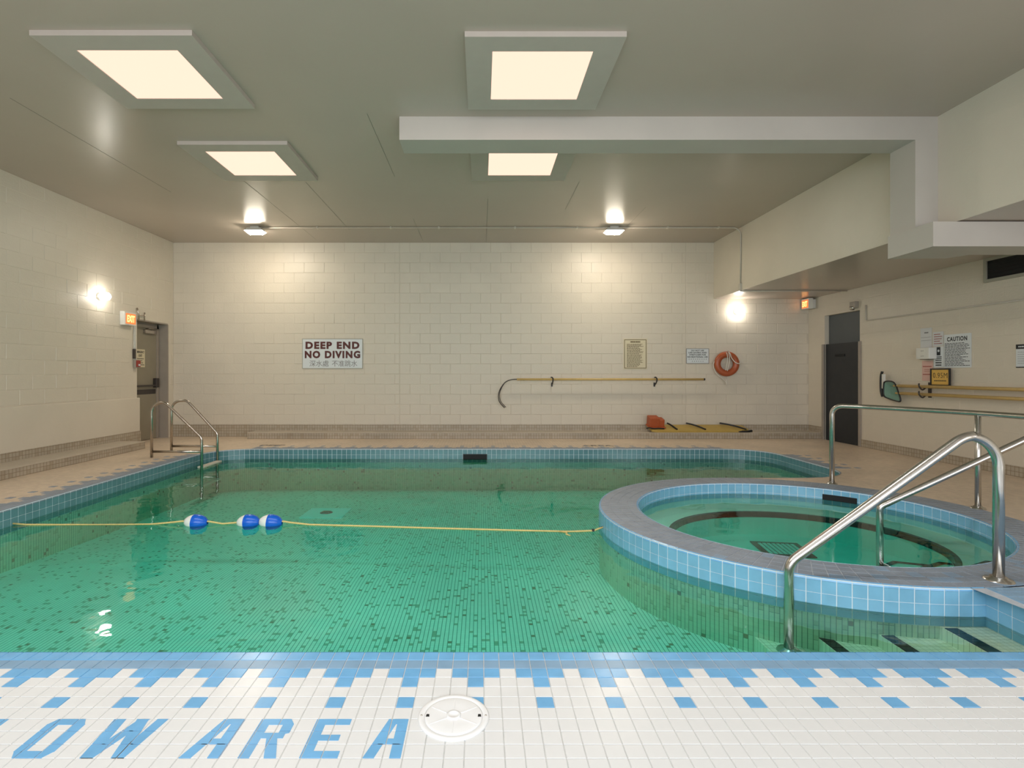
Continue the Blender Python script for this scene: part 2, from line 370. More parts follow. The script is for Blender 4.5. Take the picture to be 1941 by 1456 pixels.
# ------------------------------------------------------------ room shell
BS = (0.4, 0.2)
def block_mesh(wd, ht, deep):
    mb = MB(); g = 0.004
    mb.tile((g, g, 0), (wd-g, g, 0), (wd-g, ht-g, 0), (g, ht-g, 0), h=deep, ins=0.0035); return mb
def lay_blocks(wall, frame, u_list, z0, z1, deep, score, skip=None, limit=300, name='block'):
    """u_list: bays (u0,u1) between control joints; running bond; the blocks nearest the view are parts, the others joined"""
    cells = []
    nrow = int(round((z1-z0)/BS[1])); ht = (z1-z0)/nrow
    for (u0, u1) in u_list:
        for r in range(nrow):
            u = u0-(BS[0]/2 if r % 2 else 0)
            while u < u1-0.01:
                a, b = max(u, u0), min(u+BS[0], u1); u += BS[0]
                if b-a < 0.05: continue
                z = z0+r*ht
                if skip and skip(a, b, z, z+ht): continue
                cells.append((round(b-a, 3), ht, a, z))
    cells.sort(key=lambda c: score(c[2]+c[0]/2, c[3]))
    cache = {}; rest = MB()
    for i, (wd, ht, a, z) in enumerate(cells):
        dv = deep*random.choice((0.45, 0.7, 1.0, 1.0, 1.3))
        if i < limit:
            dv = round(dv, 4)
            if (wd, dv) not in cache: cache[(wd, dv)] = block_mesh(wd, ht, dv).mesh('block', 'wall')
            o = link(name, cache[(wd, dv)], wall); o.matrix_local = frame(a, z)
        else:
            fm = frame(a, z); mb = block_mesh(wd, ht, dv); n = len(rest.v)
            rest.v += [tuple(fm @ Vector(v)) for v in mb.v]; rest.f += [tuple(n+k for k in f) for f in mb.f]; rest.m += mb.m; rest.sm += mb.sm
    if rest.v: tag(rest.obj('blockwork', 'wall', wall), kind='stuff')

# back wall
mb = MB(); mb.box(LEFT-0.3, RIGHT+0.3, BACK, BACK+0.25, -0.05, CEIL+0.1)
wb = struct(mb, 'wall_back', 'joint')
lay_blocks(wb, lambda a, z: fr_back(a, z), [(LEFT, -1.62), (-1.612, 4.06), (4.068, RIGHT)], 0.235, CEIL, 0.0035,
           lambda u, z: 0 if u < 4.06 and z < 2.8 and u > -4.9 else 1+(u > 4.06)*2-z*0.1)
# left wall with the exit door opening and the thicker plinth below
DY0, DY1, DZ = 9.42, 10.35, 2.2
mb = MB(); mb.box(LEFT-0.28, LEFT, NEAR, DY0, -0.05, CEIL+0.1); mb.box(LEFT-0.28, LEFT, DY1, BACK, -0.05, CEIL+0.1); mb.box(LEFT-0.28, LEFT, DY0, DY1, DZ, CEIL+0.1)
mb.box(LEFT-0.4, LEFT-0.28, DY0-0.2, DY1+0.2, -0.05, 2.6)
wl = struct(mb, 'wall_left', 'wall_flat')
lay_blocks(wl, lambda a, z: fr_left(a, z), [(4.62, BACK)], 0.83, CEIL, 0.004, lambda u, z: -u,
           skip=lambda a, b, z0, z1: (b > DY0 and a < DY1 and z0 < DZ-0.02))
mb = MB(); mb.box(LEFT, LEFT+0.045, NEAR, DY0+0.02, 0, 0.82, bev=0.012); mb.obj('plinth', 'wall_flat', wl)
# right wall with the dark doorway
RY0, RY1, RZ = 9.11, 10.04, 2.34
mb = MB(); mb.box(RIGHT, RIGHT+0.2, NEAR, RY0, -0.05, CEIL); mb.box(RIGHT, RIGHT+0.2, RY1, BACK, -0.05, CEIL); mb.box(RIGHT, RIGHT+0.2, RY0, RY1, RZ, CEIL)
wr = struct(mb, 'wall_right', 'wall_flat')
lay_blocks(wr, lambda a, z: fr_right(a, z) @ Matrix.Translation((-BS[0]*0, 0, 0)), [], 0.126, 2.726, 0.002, lambda u, z: -u)
def lay_right():
    cells = []; ht = 0.2
    for r in range(13):
        y = 3.0+(0.2 if r % 2 else 0)
        while y < BACK-0.05:
            a, b = y, min(y+0.4, BACK); y += 0.4; z = 0.126+r*ht
            if b > RY0 and a < RY1 and z < RZ:
                if a < RY0-0.06: b = RY0
                elif b > RY1+0.06: a = RY1
                else: continue
            cells.append((round(b-a, 3), a, z))
    cache = {}
    for wd, a, z in cells:
        dv = random.choice((0.0006, 0.0012, 0.002))
        if (wd, dv) not in cache: cache[(wd, dv)] = block_mesh(wd, ht, dv).mesh('block', 'wall')
        o = link('block', cache[(wd, dv)], wr); o.matrix_local = fr_right(a+wd, z)
lay_right()
# wall behind the camera with its glazing
mb = MB(); mb.box(LEFT-0.2, RIGHT+0.2, NEAR-0.2, NEAR, -0.05, CEIL+0.1); struct(mb, 'wall_front', 'wall_flat')
mb = MB()
for i in range(5):
    x = -4.3+i*1.9; mb.box(x-0.04, x+0.04, NEAR, NEAR+0.05, 0.55, 3.2)
mb.box(-4.34, 3.34, NEAR, NEAR+0.05, 0.5, 0.58); mb.box(-4.34, 3.34, NEAR, NEAR+0.05, 3.17, 3.25)
struct(mb, 'window_1', 'white_metal')
# ceiling with board seams
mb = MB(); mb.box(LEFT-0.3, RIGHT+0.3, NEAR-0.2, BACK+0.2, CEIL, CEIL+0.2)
ce = struct(mb, 'ceiling', 'ceil')
for x, y0, y1 in ((-4.44, 5.0, 7.6), (-3.2, 7.15, 10.3), (-2.38, 7.2, 9.6), (-1.14, 5.3, 7.0), (-1.14, 8.9, 10.4), (0.10, 7.9, 10.5), (1.33, 7.2, 8.4), (2.57, 8.3, 9.9)):
    m_ = MB(); m_.box(x-0.0025, x+0.0025, y0, y1, CEIL-0.0015, CEIL+0.001); m_.obj('board_seam', 'seam', ce)
# lowered ceiling along the right side
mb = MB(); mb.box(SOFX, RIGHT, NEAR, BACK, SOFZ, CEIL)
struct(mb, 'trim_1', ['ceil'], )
so = MB(); so.box(SOFX-0.006, SOFX, NEAR, BACK, SOFZ, CEIL); struct(so, 'trim_2', 'wall_flat')
# boxed-in duct: across the ceiling, down, and under the lowered ceiling
mb = MB(); mb.box(-0.826, SOFX-0.006, 5.36, 5.69, 3.61, CEIL)
t3 = struct(mb, 'trim_3', 'beam')
mb = MB(); mb.box(4.385, SOFX-0.006, 5.36, 5.69, 2.72, 3.61); struct(mb, 'trim_4', 'beam')
mb = MB(); mb.prism([(4.36, 5.12), (RIGHT, 5.12), (RIGHT, 5.49), (5.05, 5.49), (4.95, 5.66), (4.36, 5.69)], 2.477, 2.716)
struct(mb, 'trim_5', 'beam')
# ------------------------------------------------------------ baseboards and low tiled benches
mb = MB(); mb.box(LEFT, RIGHT, BACK-0.012, BACK, -0.003, 0.235); struct(mb, 'baseboard_back', 'bench_x')
mb = MB(); mb.box(LEFT+0.045, LEFT+0.057, NEAR, DY0+0.02, -0.003, 0.235); struct(mb, 'baseboard_left', 'bench_y')
mb = MB(); mb.box(RIGHT-0.012, RIGHT, NEAR, RY0-0.02, -0.003, 0.126); mb.box(RIGHT-0.012, RIGHT, RY1+0.05, BACK, -0.003, 0.235); struct(mb, 'baseboard_right', 'bench_y')
def bench(name, x0, x1, y0, y1, face_axis, label):
    b = MB(); b.box(x0, x1, y0, y1, -0.003, 0.108); o = struct(b, name, 'bench_x' if face_axis == 'x' else 'bench_y', label)
    t = MB(); t.box(x0 if face_axis == 'x' else x0, x1+(0.008 if face_axis == 'y' else 0), y0-(0.008 if face_axis == 'x' else 0), y1, 0.108, 0.121, bev=0.004); t.obj('bench_top', 'bench_top', o)
bench('back_bench', -4.47, RIGHT-0.012, 10.14, BACK-0.012, 'x', 'low beige tiled ledge along the back wall')
bench('left_bench', LEFT+0.057, -5.61, 1.0, 8.86, 'y', 'low beige tiled ledge along the left wall')

# ------------------------------------------------------------ decks
deck_z = -0.003
def ring_faces(mb, outer, holes, z, mi=0):
    loops = [[Vector((p[0], p[1], 0)) for p in outer]]+[[Vector((p[0], p[1], 0)) for p in h] for h in holes]
    flat = [p for l in loops for p in l]
    for t in tessellate_polygon(loops):
        q = [flat[i] for i in t]; ar = (q[1].x-q[0].x)*(q[2].y-q[0].y)-(q[2].x-q[0].x)*(q[1].y-q[0].y)
        if ar < 0: q = q[::-1]
        if abs(ar) > 1e-9: mb.face([(p.x, p.y, z) for p in q], mi)
OUT = [(LEFT-0.35, FRONT_Y), (PL, FRONT_Y)]+[(PL, FRONT_Y+0.0)]
mb = MB()
outer = [(LEFT-0.35, FRONT_Y), (PL, FRONT_Y)]+[p for p in POOL[::-1]][0:0]
# the deck is the region round the pool: walk the pool outline backwards
path = [POOL[0]]+POOL[:0:-1]                       # (PL,front) ... up the left side ... round to (WX,front)
deck_outer = [(LEFT-0.35, FRONT_Y)]+path+[(RIGHT+1.6, FRONT_Y), (RIGHT+1.6, BACK+0.1), (LEFT-0.35, BACK+0.1)]
ring_faces(mb, deck_outer, [SPA_IN], deck_z)
pool_deck = struct(mb, 'pool_deck', 'deck', 'beige mosaic deck round the pool')
mb = MB(); mb.box(LEFT-0.35, RIGHT+0.3, NEAR-0.1, FRONT_Y, -0.12, deck_z)
floor = struct(mb, 'floor', 'grout')
# --- near deck: white and blue square tiles
SX, SY = 0.0665, 0.0657
XC = -0.022                                         # centre of a column that holds blue tiles
GAP = 0.0028
def tile_box_mesh(name, matn, y0=0, y1=SY):
    m_ = MB(); m_.tile((-SX/2+GAP/2, y0+GAP/2, 0), (SX/2-GAP/2, y0+GAP/2, 0), (SX/2-GAP/2, y1-GAP/2, 0), (-SX/2+GAP/2, y1-GAP/2, 0), h=0.003, ins=0.0012)
    return m_
tmesh = {k: tile_box_mesh(k, k).mesh('tile', k) for k in ('white_tile', 'blue_tile', 'blue_dark')}
def tcol(c, k):
    if k == 0: return 'blue_tile'
    if k == 1: return 'blue_dark'
    if k == 2: return 'white_tile' if c % 4 == 2 else 'blue_tile'
    if k in (3, 5) and c % 4 == 0: return 'blue_tile'
    return 'white_tile'
cand = []
for k in range(0, 20):
    for c in range(-64, 66):
        x = XC+c*SX
        y1 = FRONT_Y-k*SY; y0 = y1-SY
        if x > RIGHT-0.1: continue
        pxv, pyv = VX+F*x/((y0+y1)/2), VY+F*H/((y0+y1)/2)
        vis = -5 < pxv < 1946 and pyv < 1470
        lid = math.hypot(x+0.10, (y0+y1)/2-1.93) < 0.10
        if lid: continue
        cand.append((0 if vis else 1, (y0+y1)/2 if vis else 0, abs(x), c, k, x, y0))
cand.sort()
mi_of = {'white_tile': 0, 'blue_tile': 1, 'blue_dark': 2}; rest = MB()
for i, (_, _, _, c, k, x, y0) in enumerate(cand):
    t = tcol(c, k)
    if i < 300: link('tile', tmesh[t], floor, (x, y0, deck_z))
    else:
        rest.tile((x-SX/2+GAP/2, y0+GAP/2, deck_z), (x+SX/2-GAP/2, y0+GAP/2, deck_z), (x+SX/2-GAP/2, y0+SY-GAP/2, deck_z), (x-SX/2+GAP/2, y0+SY-GAP/2, deck_z), 0.003, 0.0012, mi_of[t])
tag(rest.obj('tiling', ['white_tile', 'blue_tile', 'blue_dark'], floor), kind='stuff')
# rounded nosing of the near edge
nose = MB()
for c in range(-64, 45):
    x = XC+c*SX
    if x < PL or x > WX: continue
    nose.tile((x-SX/2+GAP/2, FRONT_Y, 0.0), (x+SX/2-GAP/2, FRONT_Y, 0.0), (x+SX/2-GAP/2, FRONT_Y+0.012, -0.02), (x-SX/2+GAP/2, FRONT_Y+0.012, -0.02), 0.001, 0.001)
tag(nose.obj('nosing', 'blue_tile', floor), kind='stuff')
# --- words set into the near deck, cut along the tile joints
def clip(poly, x0, x1, y0, y1):
    def cut(P, ins, inter):
        out = []
        for i in range(len(P)):
            a, b = P[i-1], P[i]
            if ins(b):
                if not ins(a): out.append(inter(a, b))
                out.append(b)
            elif ins(a): out.append(inter(a, b))
        return out
    def ix(v): return lambda a, b: (v, a[1]+(b[1]-a[1])*(v-a[0])/(b[0]-a[0]))
    def iy(v): return lambda a, b: (a[0]+(b[0]-a[0])*(v-a[1])/(b[1]-a[1]), v)
    for ins, it in ((lambda p: p[0] >= x0, ix(x0)), (lambda p: p[0] <= x1, ix(x1)), (lambda p: p[1] >= y0, iy(y0)), (lambda p: p[1] <= y1, iy(y1))):
        if not poly: return poly
        poly = cut(poly, ins, it)
    return poly
def bar(x0, y0, x1, y1, t):                         # slanted stroke, horizontal thickness t
    return [(x0, y0), (x0+t, y0), (x1+t, y1), (x1, y1)]
def R_(x0, x1, y0, y1): return [(x0, y0), (x1, y0), (x1, y1), (x0, y1)]
T = 0.30                                            # stroke as a share of a letter's two-tile width (unit 0..1 wide, 0..1 high)
GL = {
 'O': [[(0, .14), (T, .14), (T, .86), (0, .86)], [(1-T, .14), (1, .14), (1, .86), (1-T, .86)], [(.14, 0), (.86, 0), (1, .16), (0, .16)], [(0, .84), (1, .84), (.86, 1), (.14, 1)]],
 'W': [bar(.10, 0, 0, 1, .22), bar(.12, 0, .46, 1, .2), bar(.62, 0, .42, 1, .22), bar(.64, 0, .80, 1, .2)],
 'A': [bar(0, 0, .43, 1, T), R_(1-T, 1, 0, 1), R_(.3, .9, .33, .47), R_(.6, .9, .86, 1)],
 'R': [R_(0, T, 0, 1), R_(T, .86, .84, 1), [(1-T, .55), (1, .62), (1, .86), (.86, 1), (1-T, .9)], R_(T, .9, .48, .62), [(.45, .48), (.75, .48), (1, 0), (.68, 0)]],
 'E': [R_(0, T, 0, 1), R_(T, 1, .84, 1), R_(T, .85, .42, .57), R_(T, 1, 0, .16)],
 'L': [R_(0, T, 0, 1), R_(T, 1, 0, .16)],
 'H': [R_(0, T, 0, 1), R_(1-T, 1, 0, 1), R_(T, 1-T, .42, .57)],
 'S': [R_(.1, 1, .84, 1), R_(0, T, .5, .9), R_(.1, .9, .42, .57), R_(1-T, 1, .1, .5), R_(0, .9, 0, .16)],
}
LY0, LY1 = FRONT_Y-10*SY, FRONT_Y-7*SY
words = MB()
def letter(ch, xl, wd):
    for si, poly in enumerate(GL[ch]):
        P = [(xl+p[0]*wd, LY0+0.002+p[1]*(LY1-LY0-0.004)) for p in poly]
        for k in (7, 8, 9):
            y1 = FRONT_Y-k*SY; y0 = y1-SY
            for c in range(-60, 10):
                cx = XC+c*SX
                q = clip(P, cx-SX/2+GAP*0.7, cx+SX/2-GAP*0.7, y0+GAP*0.7, y1-GAP*0.7)
                if len(q) > 2: words.prism(q, -0.002, 0.0006+0.00012*si)
for ch, xl, wd in (('S', -2.56, .13), ('H', -2.36, .13), ('A', -2.15, .13), ('L', -1.95, .13), ('L', -1.745, .13), ('O', -1.545, .135), ('W', -1.325, .195), ('A', -0.984, .133), ('R', -0.792, .125), ('E', -0.592, .125), ('A', -0.386, .124)):
    letter(ch, xl, wd)
words.obj('deck_lettering', 'blue_tile', floor)
# --- blue pattern rows along the other pool edges
pat = MB()
def edge_pattern(p0, p1, nrm, phase=0):
    p0, p1 = Vector((*p0, deck_z)), Vector((*p1, deck_z)); d = (p1-p0); L_ = d.length; d.normalize(); n = Vector((*nrm, 0))
    for i in range(int(L_/SX)):
        for k in range(6):
            on = k <= 1 or (k == 2 and i % 4 != 2) or (k in (3, 5) and i % 4 == 0)
            if not on: continue
            a = p0+d*(i*SX+0.0015)+n*(k*SX+0.0015); b = a+d*(SX-0.003); c = b+n*(SX-0.003); e = a+n*(SX-0.003)
            pts = (a, b, c, e)
            if (b-a).cross(e-a).z < 0: pts = (a, e, c, b)
            pat.tile(*pts, h=0.003, ins=0.001, mi=1)
edge_pattern((PL, FRONT_Y), (PL, PT-0.55), (-1, 0)); edge_pattern((PL+0.55, PT), (PR-0.55, PT), (0, 1)); edge_pattern((PR, 7.0), (PR, PT-0.55), (1, 0))
tag(pat.obj('edge_tiling', ['blue_dark', 'rim_tile'], pool_deck), kind='stuff')
# blue-grey tiles between tub and near deck
mb = MB(); ncount = 0
xx = WX+SX/2
while xx < RIGHT-0.1:
    yy = FRONT_Y+SY/2
    while yy < 4.4:
        e = ((xx-CX)/(RXO+0.02))**2+((yy-CY)/(RYO+0.02))**2
        if e > 1 and (yy < 3.5 or e < 1.35) and (xx < 4.6):
            a = SX/2-GAP/2; mb2 = MB()
            q = ((xx-a, yy-a, deck_z), (xx+a, yy-a, deck_z), (xx+a, yy+a, deck_z), (xx-a, yy+a, deck_z))
            if xx < 3.7 and yy < 3.35: mb2.tile(*q, h=0.003, ins=0.0012); mb2.obj('tile', 'blue_dark', pool_deck)
            else: mb.tile(*q, h=0.003, ins=0.0012)
        yy += SY
    xx += SX
tag(mb.obj('tiling', 'blue_dark', pool_deck), kind='stuff')
mb = MB()
ring_faces(mb, [(WX, FRONT_Y), (4.62, FRONT_Y), (4.62, 4.4)]+[ell(RXO-0.05, RYO-0.05, math.radians(a)) for a in range(350, 269, -5)], [], deck_z+0.0006)
mb.obj('grout_bed', 'grout_rim', pool_deck)

# ------------------------------------------------------------ pool basin
def floor_z(y):
    ks = ((2.2, -0.565), (4.6, -0.56), (6.0, -0.62), (7.4, -0.66), (9.0, -0.68))
    for (ya, za), (yb, zb) in zip(ks, ks[1:]):
        if y <= yb: return za+(zb-za)*(y-ya)/(yb-ya)
    return ks[-1][1]
mb = MB(); ys = [2.3, 3.2, 4.6, 5.3, 6.0, 6.7, 7.4, 8.2, 8.95]
for a, b in zip(ys, ys[1:]): mb.quad((PL-0.1, a, floor_z(a)), (PR+0.1, a, floor_z(a)), (PR+0.1, b, floor_z(b)), (PL-0.1, b, floor_z(b)))
basin = struct(mb, 'pool_basin', 'pool_floor', 'sunken pool basin lined with pale mosaic')
# wall with UVs measured along it
mb = MB(); mb.uv = []; s_ = 0
n = len(POOL)
for i in range(n):
    a, b = POOL[i], POOL[(i+1) % n]; L_ = math.hypot(b[0]-a[0], b[1]-a[1])
    if L_ < 1e-4: continue
    mb.quad((b[0], b[1], -0.9), (a[0], a[1], -0.9), (a[0], a[1], deck_z), (b[0], b[1], deck_z))
    mb.uv += [(s_+L_, -0.9), (s_, -0.9), (s_, 0), (s_+L_, 0)]; s_ += L_
mb.obj('basin_wall', 'pool_wall', basin)
def resample(pts, step):
    P = [Vector((*p, 0)) for p in pts]; tot = sum((b-a).length for a, b in zip(P, P[1:])); k = max(1, round(tot/step)); st = tot/k
    out = [P[0]]; acc = 0; tgt = st
    for a, b in zip(P, P[1:]):
        L_ = (b-a).length
        while tgt <= acc+L_+1e-6 and len(out) <= k: out.append(a+(b-a)*((tgt-acc)/L_ if L_ else 0)); tgt += st
        acc += L_
    return out
ROWS = ((-0.018, -0.096), (-0.099, -0.177), (-0.180, -0.222))
def band(pts, parent, individual, name, matn, inward=1, step=0.08, rows=ROWS, nosemat='blue_tile'):
    """square tiles in two rows below the edge, with a rounded nosing above; pool side is to the left of the walk"""
    Q = resample(pts, step); bed = MB(); rest_ = MB(); ns = MB(); objs = 0
    for a, b in zip(Q, Q[1:]):
        d = (b-a).normalized(); nn = Vector((-d.y, d.x, 0))*inward
        g = 0.0028
        A, B = a+d*g+nn*0.003, b-d*g+nn*0.003
        zlow = rows[-1][1]-0.004
        seq = lambda p, q, z0, z1: ((q.x, q.y, z1), (p.x, p.y, z1), (p.x, p.y, z0), (q.x, q.y, z0)) if inward > 0 else ((p.x, p.y, z1), (q.x, q.y, z1), (q.x, q.y, z0), (p.x, p.y, z0))
        A0, B0 = a+nn*0.003, b+nn*0.003
        bed.quad(*seq(A0, B0, -0.002, zlow))
        for (z0, z1) in rows:
            t = MB() if individual else rest_
            t.tile(*seq(A, B, z0, z1), h=0.003, ins=0.001)
            if individual: t.obj(name, matn, parent)
        # nosing
        p, q = a+d*g-nn*0.014, b-d*g-nn*0.014; p2, q2 = a+d*g+nn*0.006, b-d*g+nn*0.006; m1, m2 = a+d*g+nn*0.001, b-d*g+nn*0.001
        up = (lambda *v: v) if inward > 0 else (lambda *v: v[::-1])
        V = [(p.x, p.y, 0.0005), (q.x, q.y, 0.0005), (m2.x, m2.y, -0.003), (m1.x, m1.y, -0.003)]
        W = [(m1.x, m1.y, -0.003), (m2.x, m2.y, -0.003), (q2.x, q2.y, -0.017), (p2.x, p2.y, -0.017)]
        ns.quad(*up(*V)); ns.quad(*up(*W))
    bed.obj('grout_bed', 'grout_pale', parent)
    if not individual: tag(rest_.obj('band_tiling', matn, parent), kind='stuff')
    tag(ns.obj('nosing', nosemat, parent), kind='stuff')
band([(WX, FRONT_Y), (WX, arc[0][1])], basin, True, 'band_tile', 'band_blue')
left_side = [(PL, PT-0.6), (PL, FRONT_Y)]
band(left_side, basin, True, 'band_tile', 'band_shaded', nosemat='rim_tile')
far_side = tail[0:]+carc(PR-0.6, PT-0.6, 0.6, 0, 90)+carc(PL+0.6, PT-0.6, 0.6, 90, 180)
band([arc[-1]]+far_side, basin, False, 'band_tile', 'band_shaded', nosemat='rim_tile')
# skimmer mouth in the far wall
t = thing('skimmer_opening', 'black rectangular skimmer slot in the far pool wall', 'skimmer', loc=(-0.10, PT-0.01, -0.175))
mb = MB(); mb.box(-0.19, 0.19, -0.012, 0.0, 0.0, 0.085); mb.obj('mouth', 'night', t)
mb = MB(); mb.box(-0.2, 0.2, -0.016, -0.004, 0.085, 0.092); mb.box(-0.2, -0.19, -0.016, -0.004, 0, 0.085); mb.box(0.19, 0.2, -0.016, -0.004, 0, 0.085); mb.obj('surround', 'black', t)
# entry steps
ST = [(2.675, -0.225), (2.36, -0.30), (2.07, -0.375), (1.77, -0.455)]
steps = thing('pool_steps', 'pale mosaic entry steps with black nosings under the water', 'steps', loc=(0, 0, 0))
xr = WX
for i, (x, z) in enumerate(ST):
    yb = 4.73-1.64*math.sqrt(max(0, 1-((x-CX)/1.76)**2))+0.05
    mb = MB(); mb.box(x, xr+0.01, FRONT_Y, yb+0.05, -0.7, z)
    so_ = mb.obj('step', 'step', steps)
    if i < 3:
        y = FRONT_Y+0.01
        while y < yb-0.09:
            m2 = MB(); m2.tile((x+0.004, y+0.002, z), (x+0.078, y+0.002, z), (x+0.078, y+0.066, z), (x+0.004, y+0.066, z), 0.004, 0.0015); m2.obj('nosing_tile', 'black_tile', so_); y += 0.068
    xr = x
# main drain
t = thing('main_drain', 'turquoise square patch with a round dark drain on the pool floor', 'drain', loc=(-2.10, 7.2, floor_z(7.2)+0.004))
t.rotation_euler = (math.atan2(-0.04, 1.4), 0, 0)
mb = MB(); mb.box(-0.28, 0.28, -0.27, 0.27, -0.01, 0.012); mb.obj('tile_patch', 'drain_blue', t)
mb = MB(); mb.lathe([(0.0001, 0.022), (0.07, 0.022), (0.085, 0.012)], 24); gr = mb.obj('grate', 'black', t)
mb = MB()
for k in range(5): mb.box(-0.055, 0.055, -0.05+k*0.025-0.004, -0.05+k*0.025+0.004, 0.022, 0.026)
mb.obj('grate_bars', 'steel', gr)
# water bodies
def grow(poly, d):
    out = []; n_ = len(poly)
    for i in range(n_):
        a, b, c = Vector(poly[i-1]), Vector(poly[i]), Vector(poly[(i+1) % n_]); u, v = (b-a).normalized(), (c-b).normalized()
        nn = Vector((u.y+v.y, -u.x-v.x)).normalized(); out.append((b.x+nn.x*d, b.y+nn.y*d))
    return out
mb = MB(); mb.prism(grow([p for i, p in enumerate(POOL) if (Vector(p)-Vector(POOL[i-1])).length > 1e-4], 0.012), -1.1, WATER)
tag(mb.obj('pool_water', 'water'), 'clear green water filling the swimming pool', 'water', kind='stuff')

# ------------------------------------------------------------ hot tub
tub = thing('hot_tub', 'round hot tub with grey-blue tiled rim built into the pool', 'hot tub', loc=(0, 0, 0))
RINGS = 4; NA = 126
cells = []
for j in range(RINGS):
    f0, f1 = j/RINGS, (j+1)/RINGS
    for i in range(NA):
        cells.append((j, i))
def rimpt(f, a):
    f = 0.03+0.94*f
    return ell(RXI+(RXO-RXI)*f, RYI+(RYO-RYI)*f, a)
def cscore(c):
    a = 2*math.pi*(c[1]+0.5)/NA; p = ell(1.58, 1.47, a); return p[1]
cells.sort(key=cscore)
rest = MB()
for idx, (j, i) in enumerate(cells):
    da = 2*math.pi/NA; g = 0.0028/1.6; off = (j % 2)*0.0
    a_, b_ = i*da+g, (i+1)*da-g; e = 0.02
    f0, f1 = (j+e)/RINGS, (j+1-e)/RINGS
    p = [rimpt(f0, a_), rimpt(f1, a_), rimpt(f1, b_), rimpt(f0, b_)]
    P = [(q[0], q[1], deck_z+0.001) for q in p]
    if idx < 300: t_ = MB(); t_.tile(*P, h=0.0026, ins=0.0012); t_.obj('rim_tile', 'rim_blue' if random.random() < 1.9-0.5*(p[0][1]) else 'rim_tile', tub)
    else: rest.tile(*P, h=0.0026, ins=0.0012)
tag(rest.obj('rim_tiling', 'rim_tile', tub), kind='stuff')
mb = MB()
for i in range(96):
    a_, b_ = 2*math.pi*i/96, 2*math.pi*(i+1)/96
    q = [ell(RXI, RYI, a_), ell(RXO, RYO, a_), ell(RXO, RYO, b_), ell(RXI, RYI, b_)]
    mb.quad(*[(p[0], p[1], deck_z+0.0006) for p in q])
mb.obj('grout_bed', 'grout_rim', tub)
band(arc, tub, True, 'band_tile', 'band_blue')                      # outside, towards the pool
inner = [ell(RXI, RYI, 2*math.pi*i/96) for i in range(97)]
band(inner, tub, True, 'band_tile', 'band_blue', inward=1, rows=((-0.018, -0.096), (-0.099, -0.165)))
# inside: wall, bench, well
BZ, FZ = -0.235, -0.47
def ring(mb, rx0, ry0, z0, rx1, ry1, z1, mi=0, n=96):
    for i in range(n):
        a_, b_ = 2*math.pi*i/n, 2*math.pi*(i+1)/n
        p, q, r, s = ell(rx0, ry0, a_), ell(rx1, ry1, a_), ell(rx1, ry1, b_), ell(rx0, ry0, b_)
        mb.quad((p[0], p[1], z0), (q[0], q[1], z1), (r[0], r[1], z1), (s[0], s[1], z0), mi)
mb = MB()
ring(mb, RXI, RYI, BZ, RXI, RYI, deck_z)
RB = (1.09, 0.95)
ring(mb, RB[0], RB[1], BZ, RXI, RYI, BZ); ring(mb, RB[0], RB[1], FZ, RB[0], RB[1], BZ)
mb.face([(*ell(RB[0], RB[1], 2*math.pi*i/96), FZ) for i in range(96)])
mb.obj('tub_shell', 'spa_in', tub)
mb = MB(); ring(mb, RB[0]-0.004, RB[1]-0.004, BZ+0.004, RB[0]+0.038, RB[1]+0.038, BZ+0.004); ring(mb, RB[0]-0.004, RB[1]-0.004, BZ-0.05, RB[0]-0.004, RB[1]-0.004, BZ+0.004)
mb.obj('bench_edge', 'black_tile', tub)
for z, pts in ((-0.375, [(2.75, 4.12), (3.24, 4.41), (3.56, 4.59), (3.80, 4.50)]), (-0.305, [(2.95, 3.95), (3.31, 4.155), (3.77, 4.37), (3.98, 4.28)]), (-0.2325, [(3.2, 3.8), (3.585, 4.0), (3.98, 4.19), (4.14, 4.15)])):
    poly = pts+[ell(RXI-0.03, RYI-0.03, math.radians(a)) for a in (336, 325, 312, 300, 288, 278)]
    mb = MB(); mb.prism(poly[::-1], FZ, z); st_ = mb.obj('inner_step', 'spa_in', tub)
    m2 = MB()
    for p, q in zip(pts, pts[1:]):
        d = Vector((q[0]-p[0], q[1]-p[1], 0)).normalized(); nn = Vector((d.y, -d.x, 0))*0.045
        for (u0, u1) in [(0, 1)]:
            a_ = Vector((*p, z+0.005)); b_ = Vector((*q, z+0.005))
            m2.quad(a_, a_+nn, b_+nn, b_); m2.quad(a_-Vector((0, 0, 0.04)), a_, b_, b_-Vector((0, 0, 0.04)))
    m2.obj('nosing', 'black_tile', st_)
t = thing('tub_drain', 'pale slatted drain in a black square on the hot tub floor', 'drain', loc=(2.93, 5.17, FZ+0.004)); t.rotation_euler = (0, 0, math.radians(-8)); t.scale = (1.12, 1.12, 1)
mb = MB(); mb.box(-0.2, 0.2, -0.19, -0.15, 0, 0.008); mb.box(-0.2, 0.2, 0.15, 0.19, 0, 0.008); mb.box(-0.2, -0.155, -0.15, 0.15, 0, 0.008); mb.box(0.155, 0.2, -0.15, 0.15, 0, 0.008); mb.obj('border', 'black_tile', t)
mb = MB(); mb.box(-0.155, 0.155, -0.15, 0.15, -0.003, 0.003); mb.obj('recess', 'black', t)
for k in range(8):
    mb = MB(); x = -0.136+k*0.039; mb.box(x-0.0135, x+0.0135, -0.145, 0.145, 0.002, 0.010); mb.obj('slat', 'float_white', t)
t = thing('tub_skimmer', 'black slot in the far inner wall of the hot tub', 'skimmer', loc=(0, 0, 0))
mb = MB()
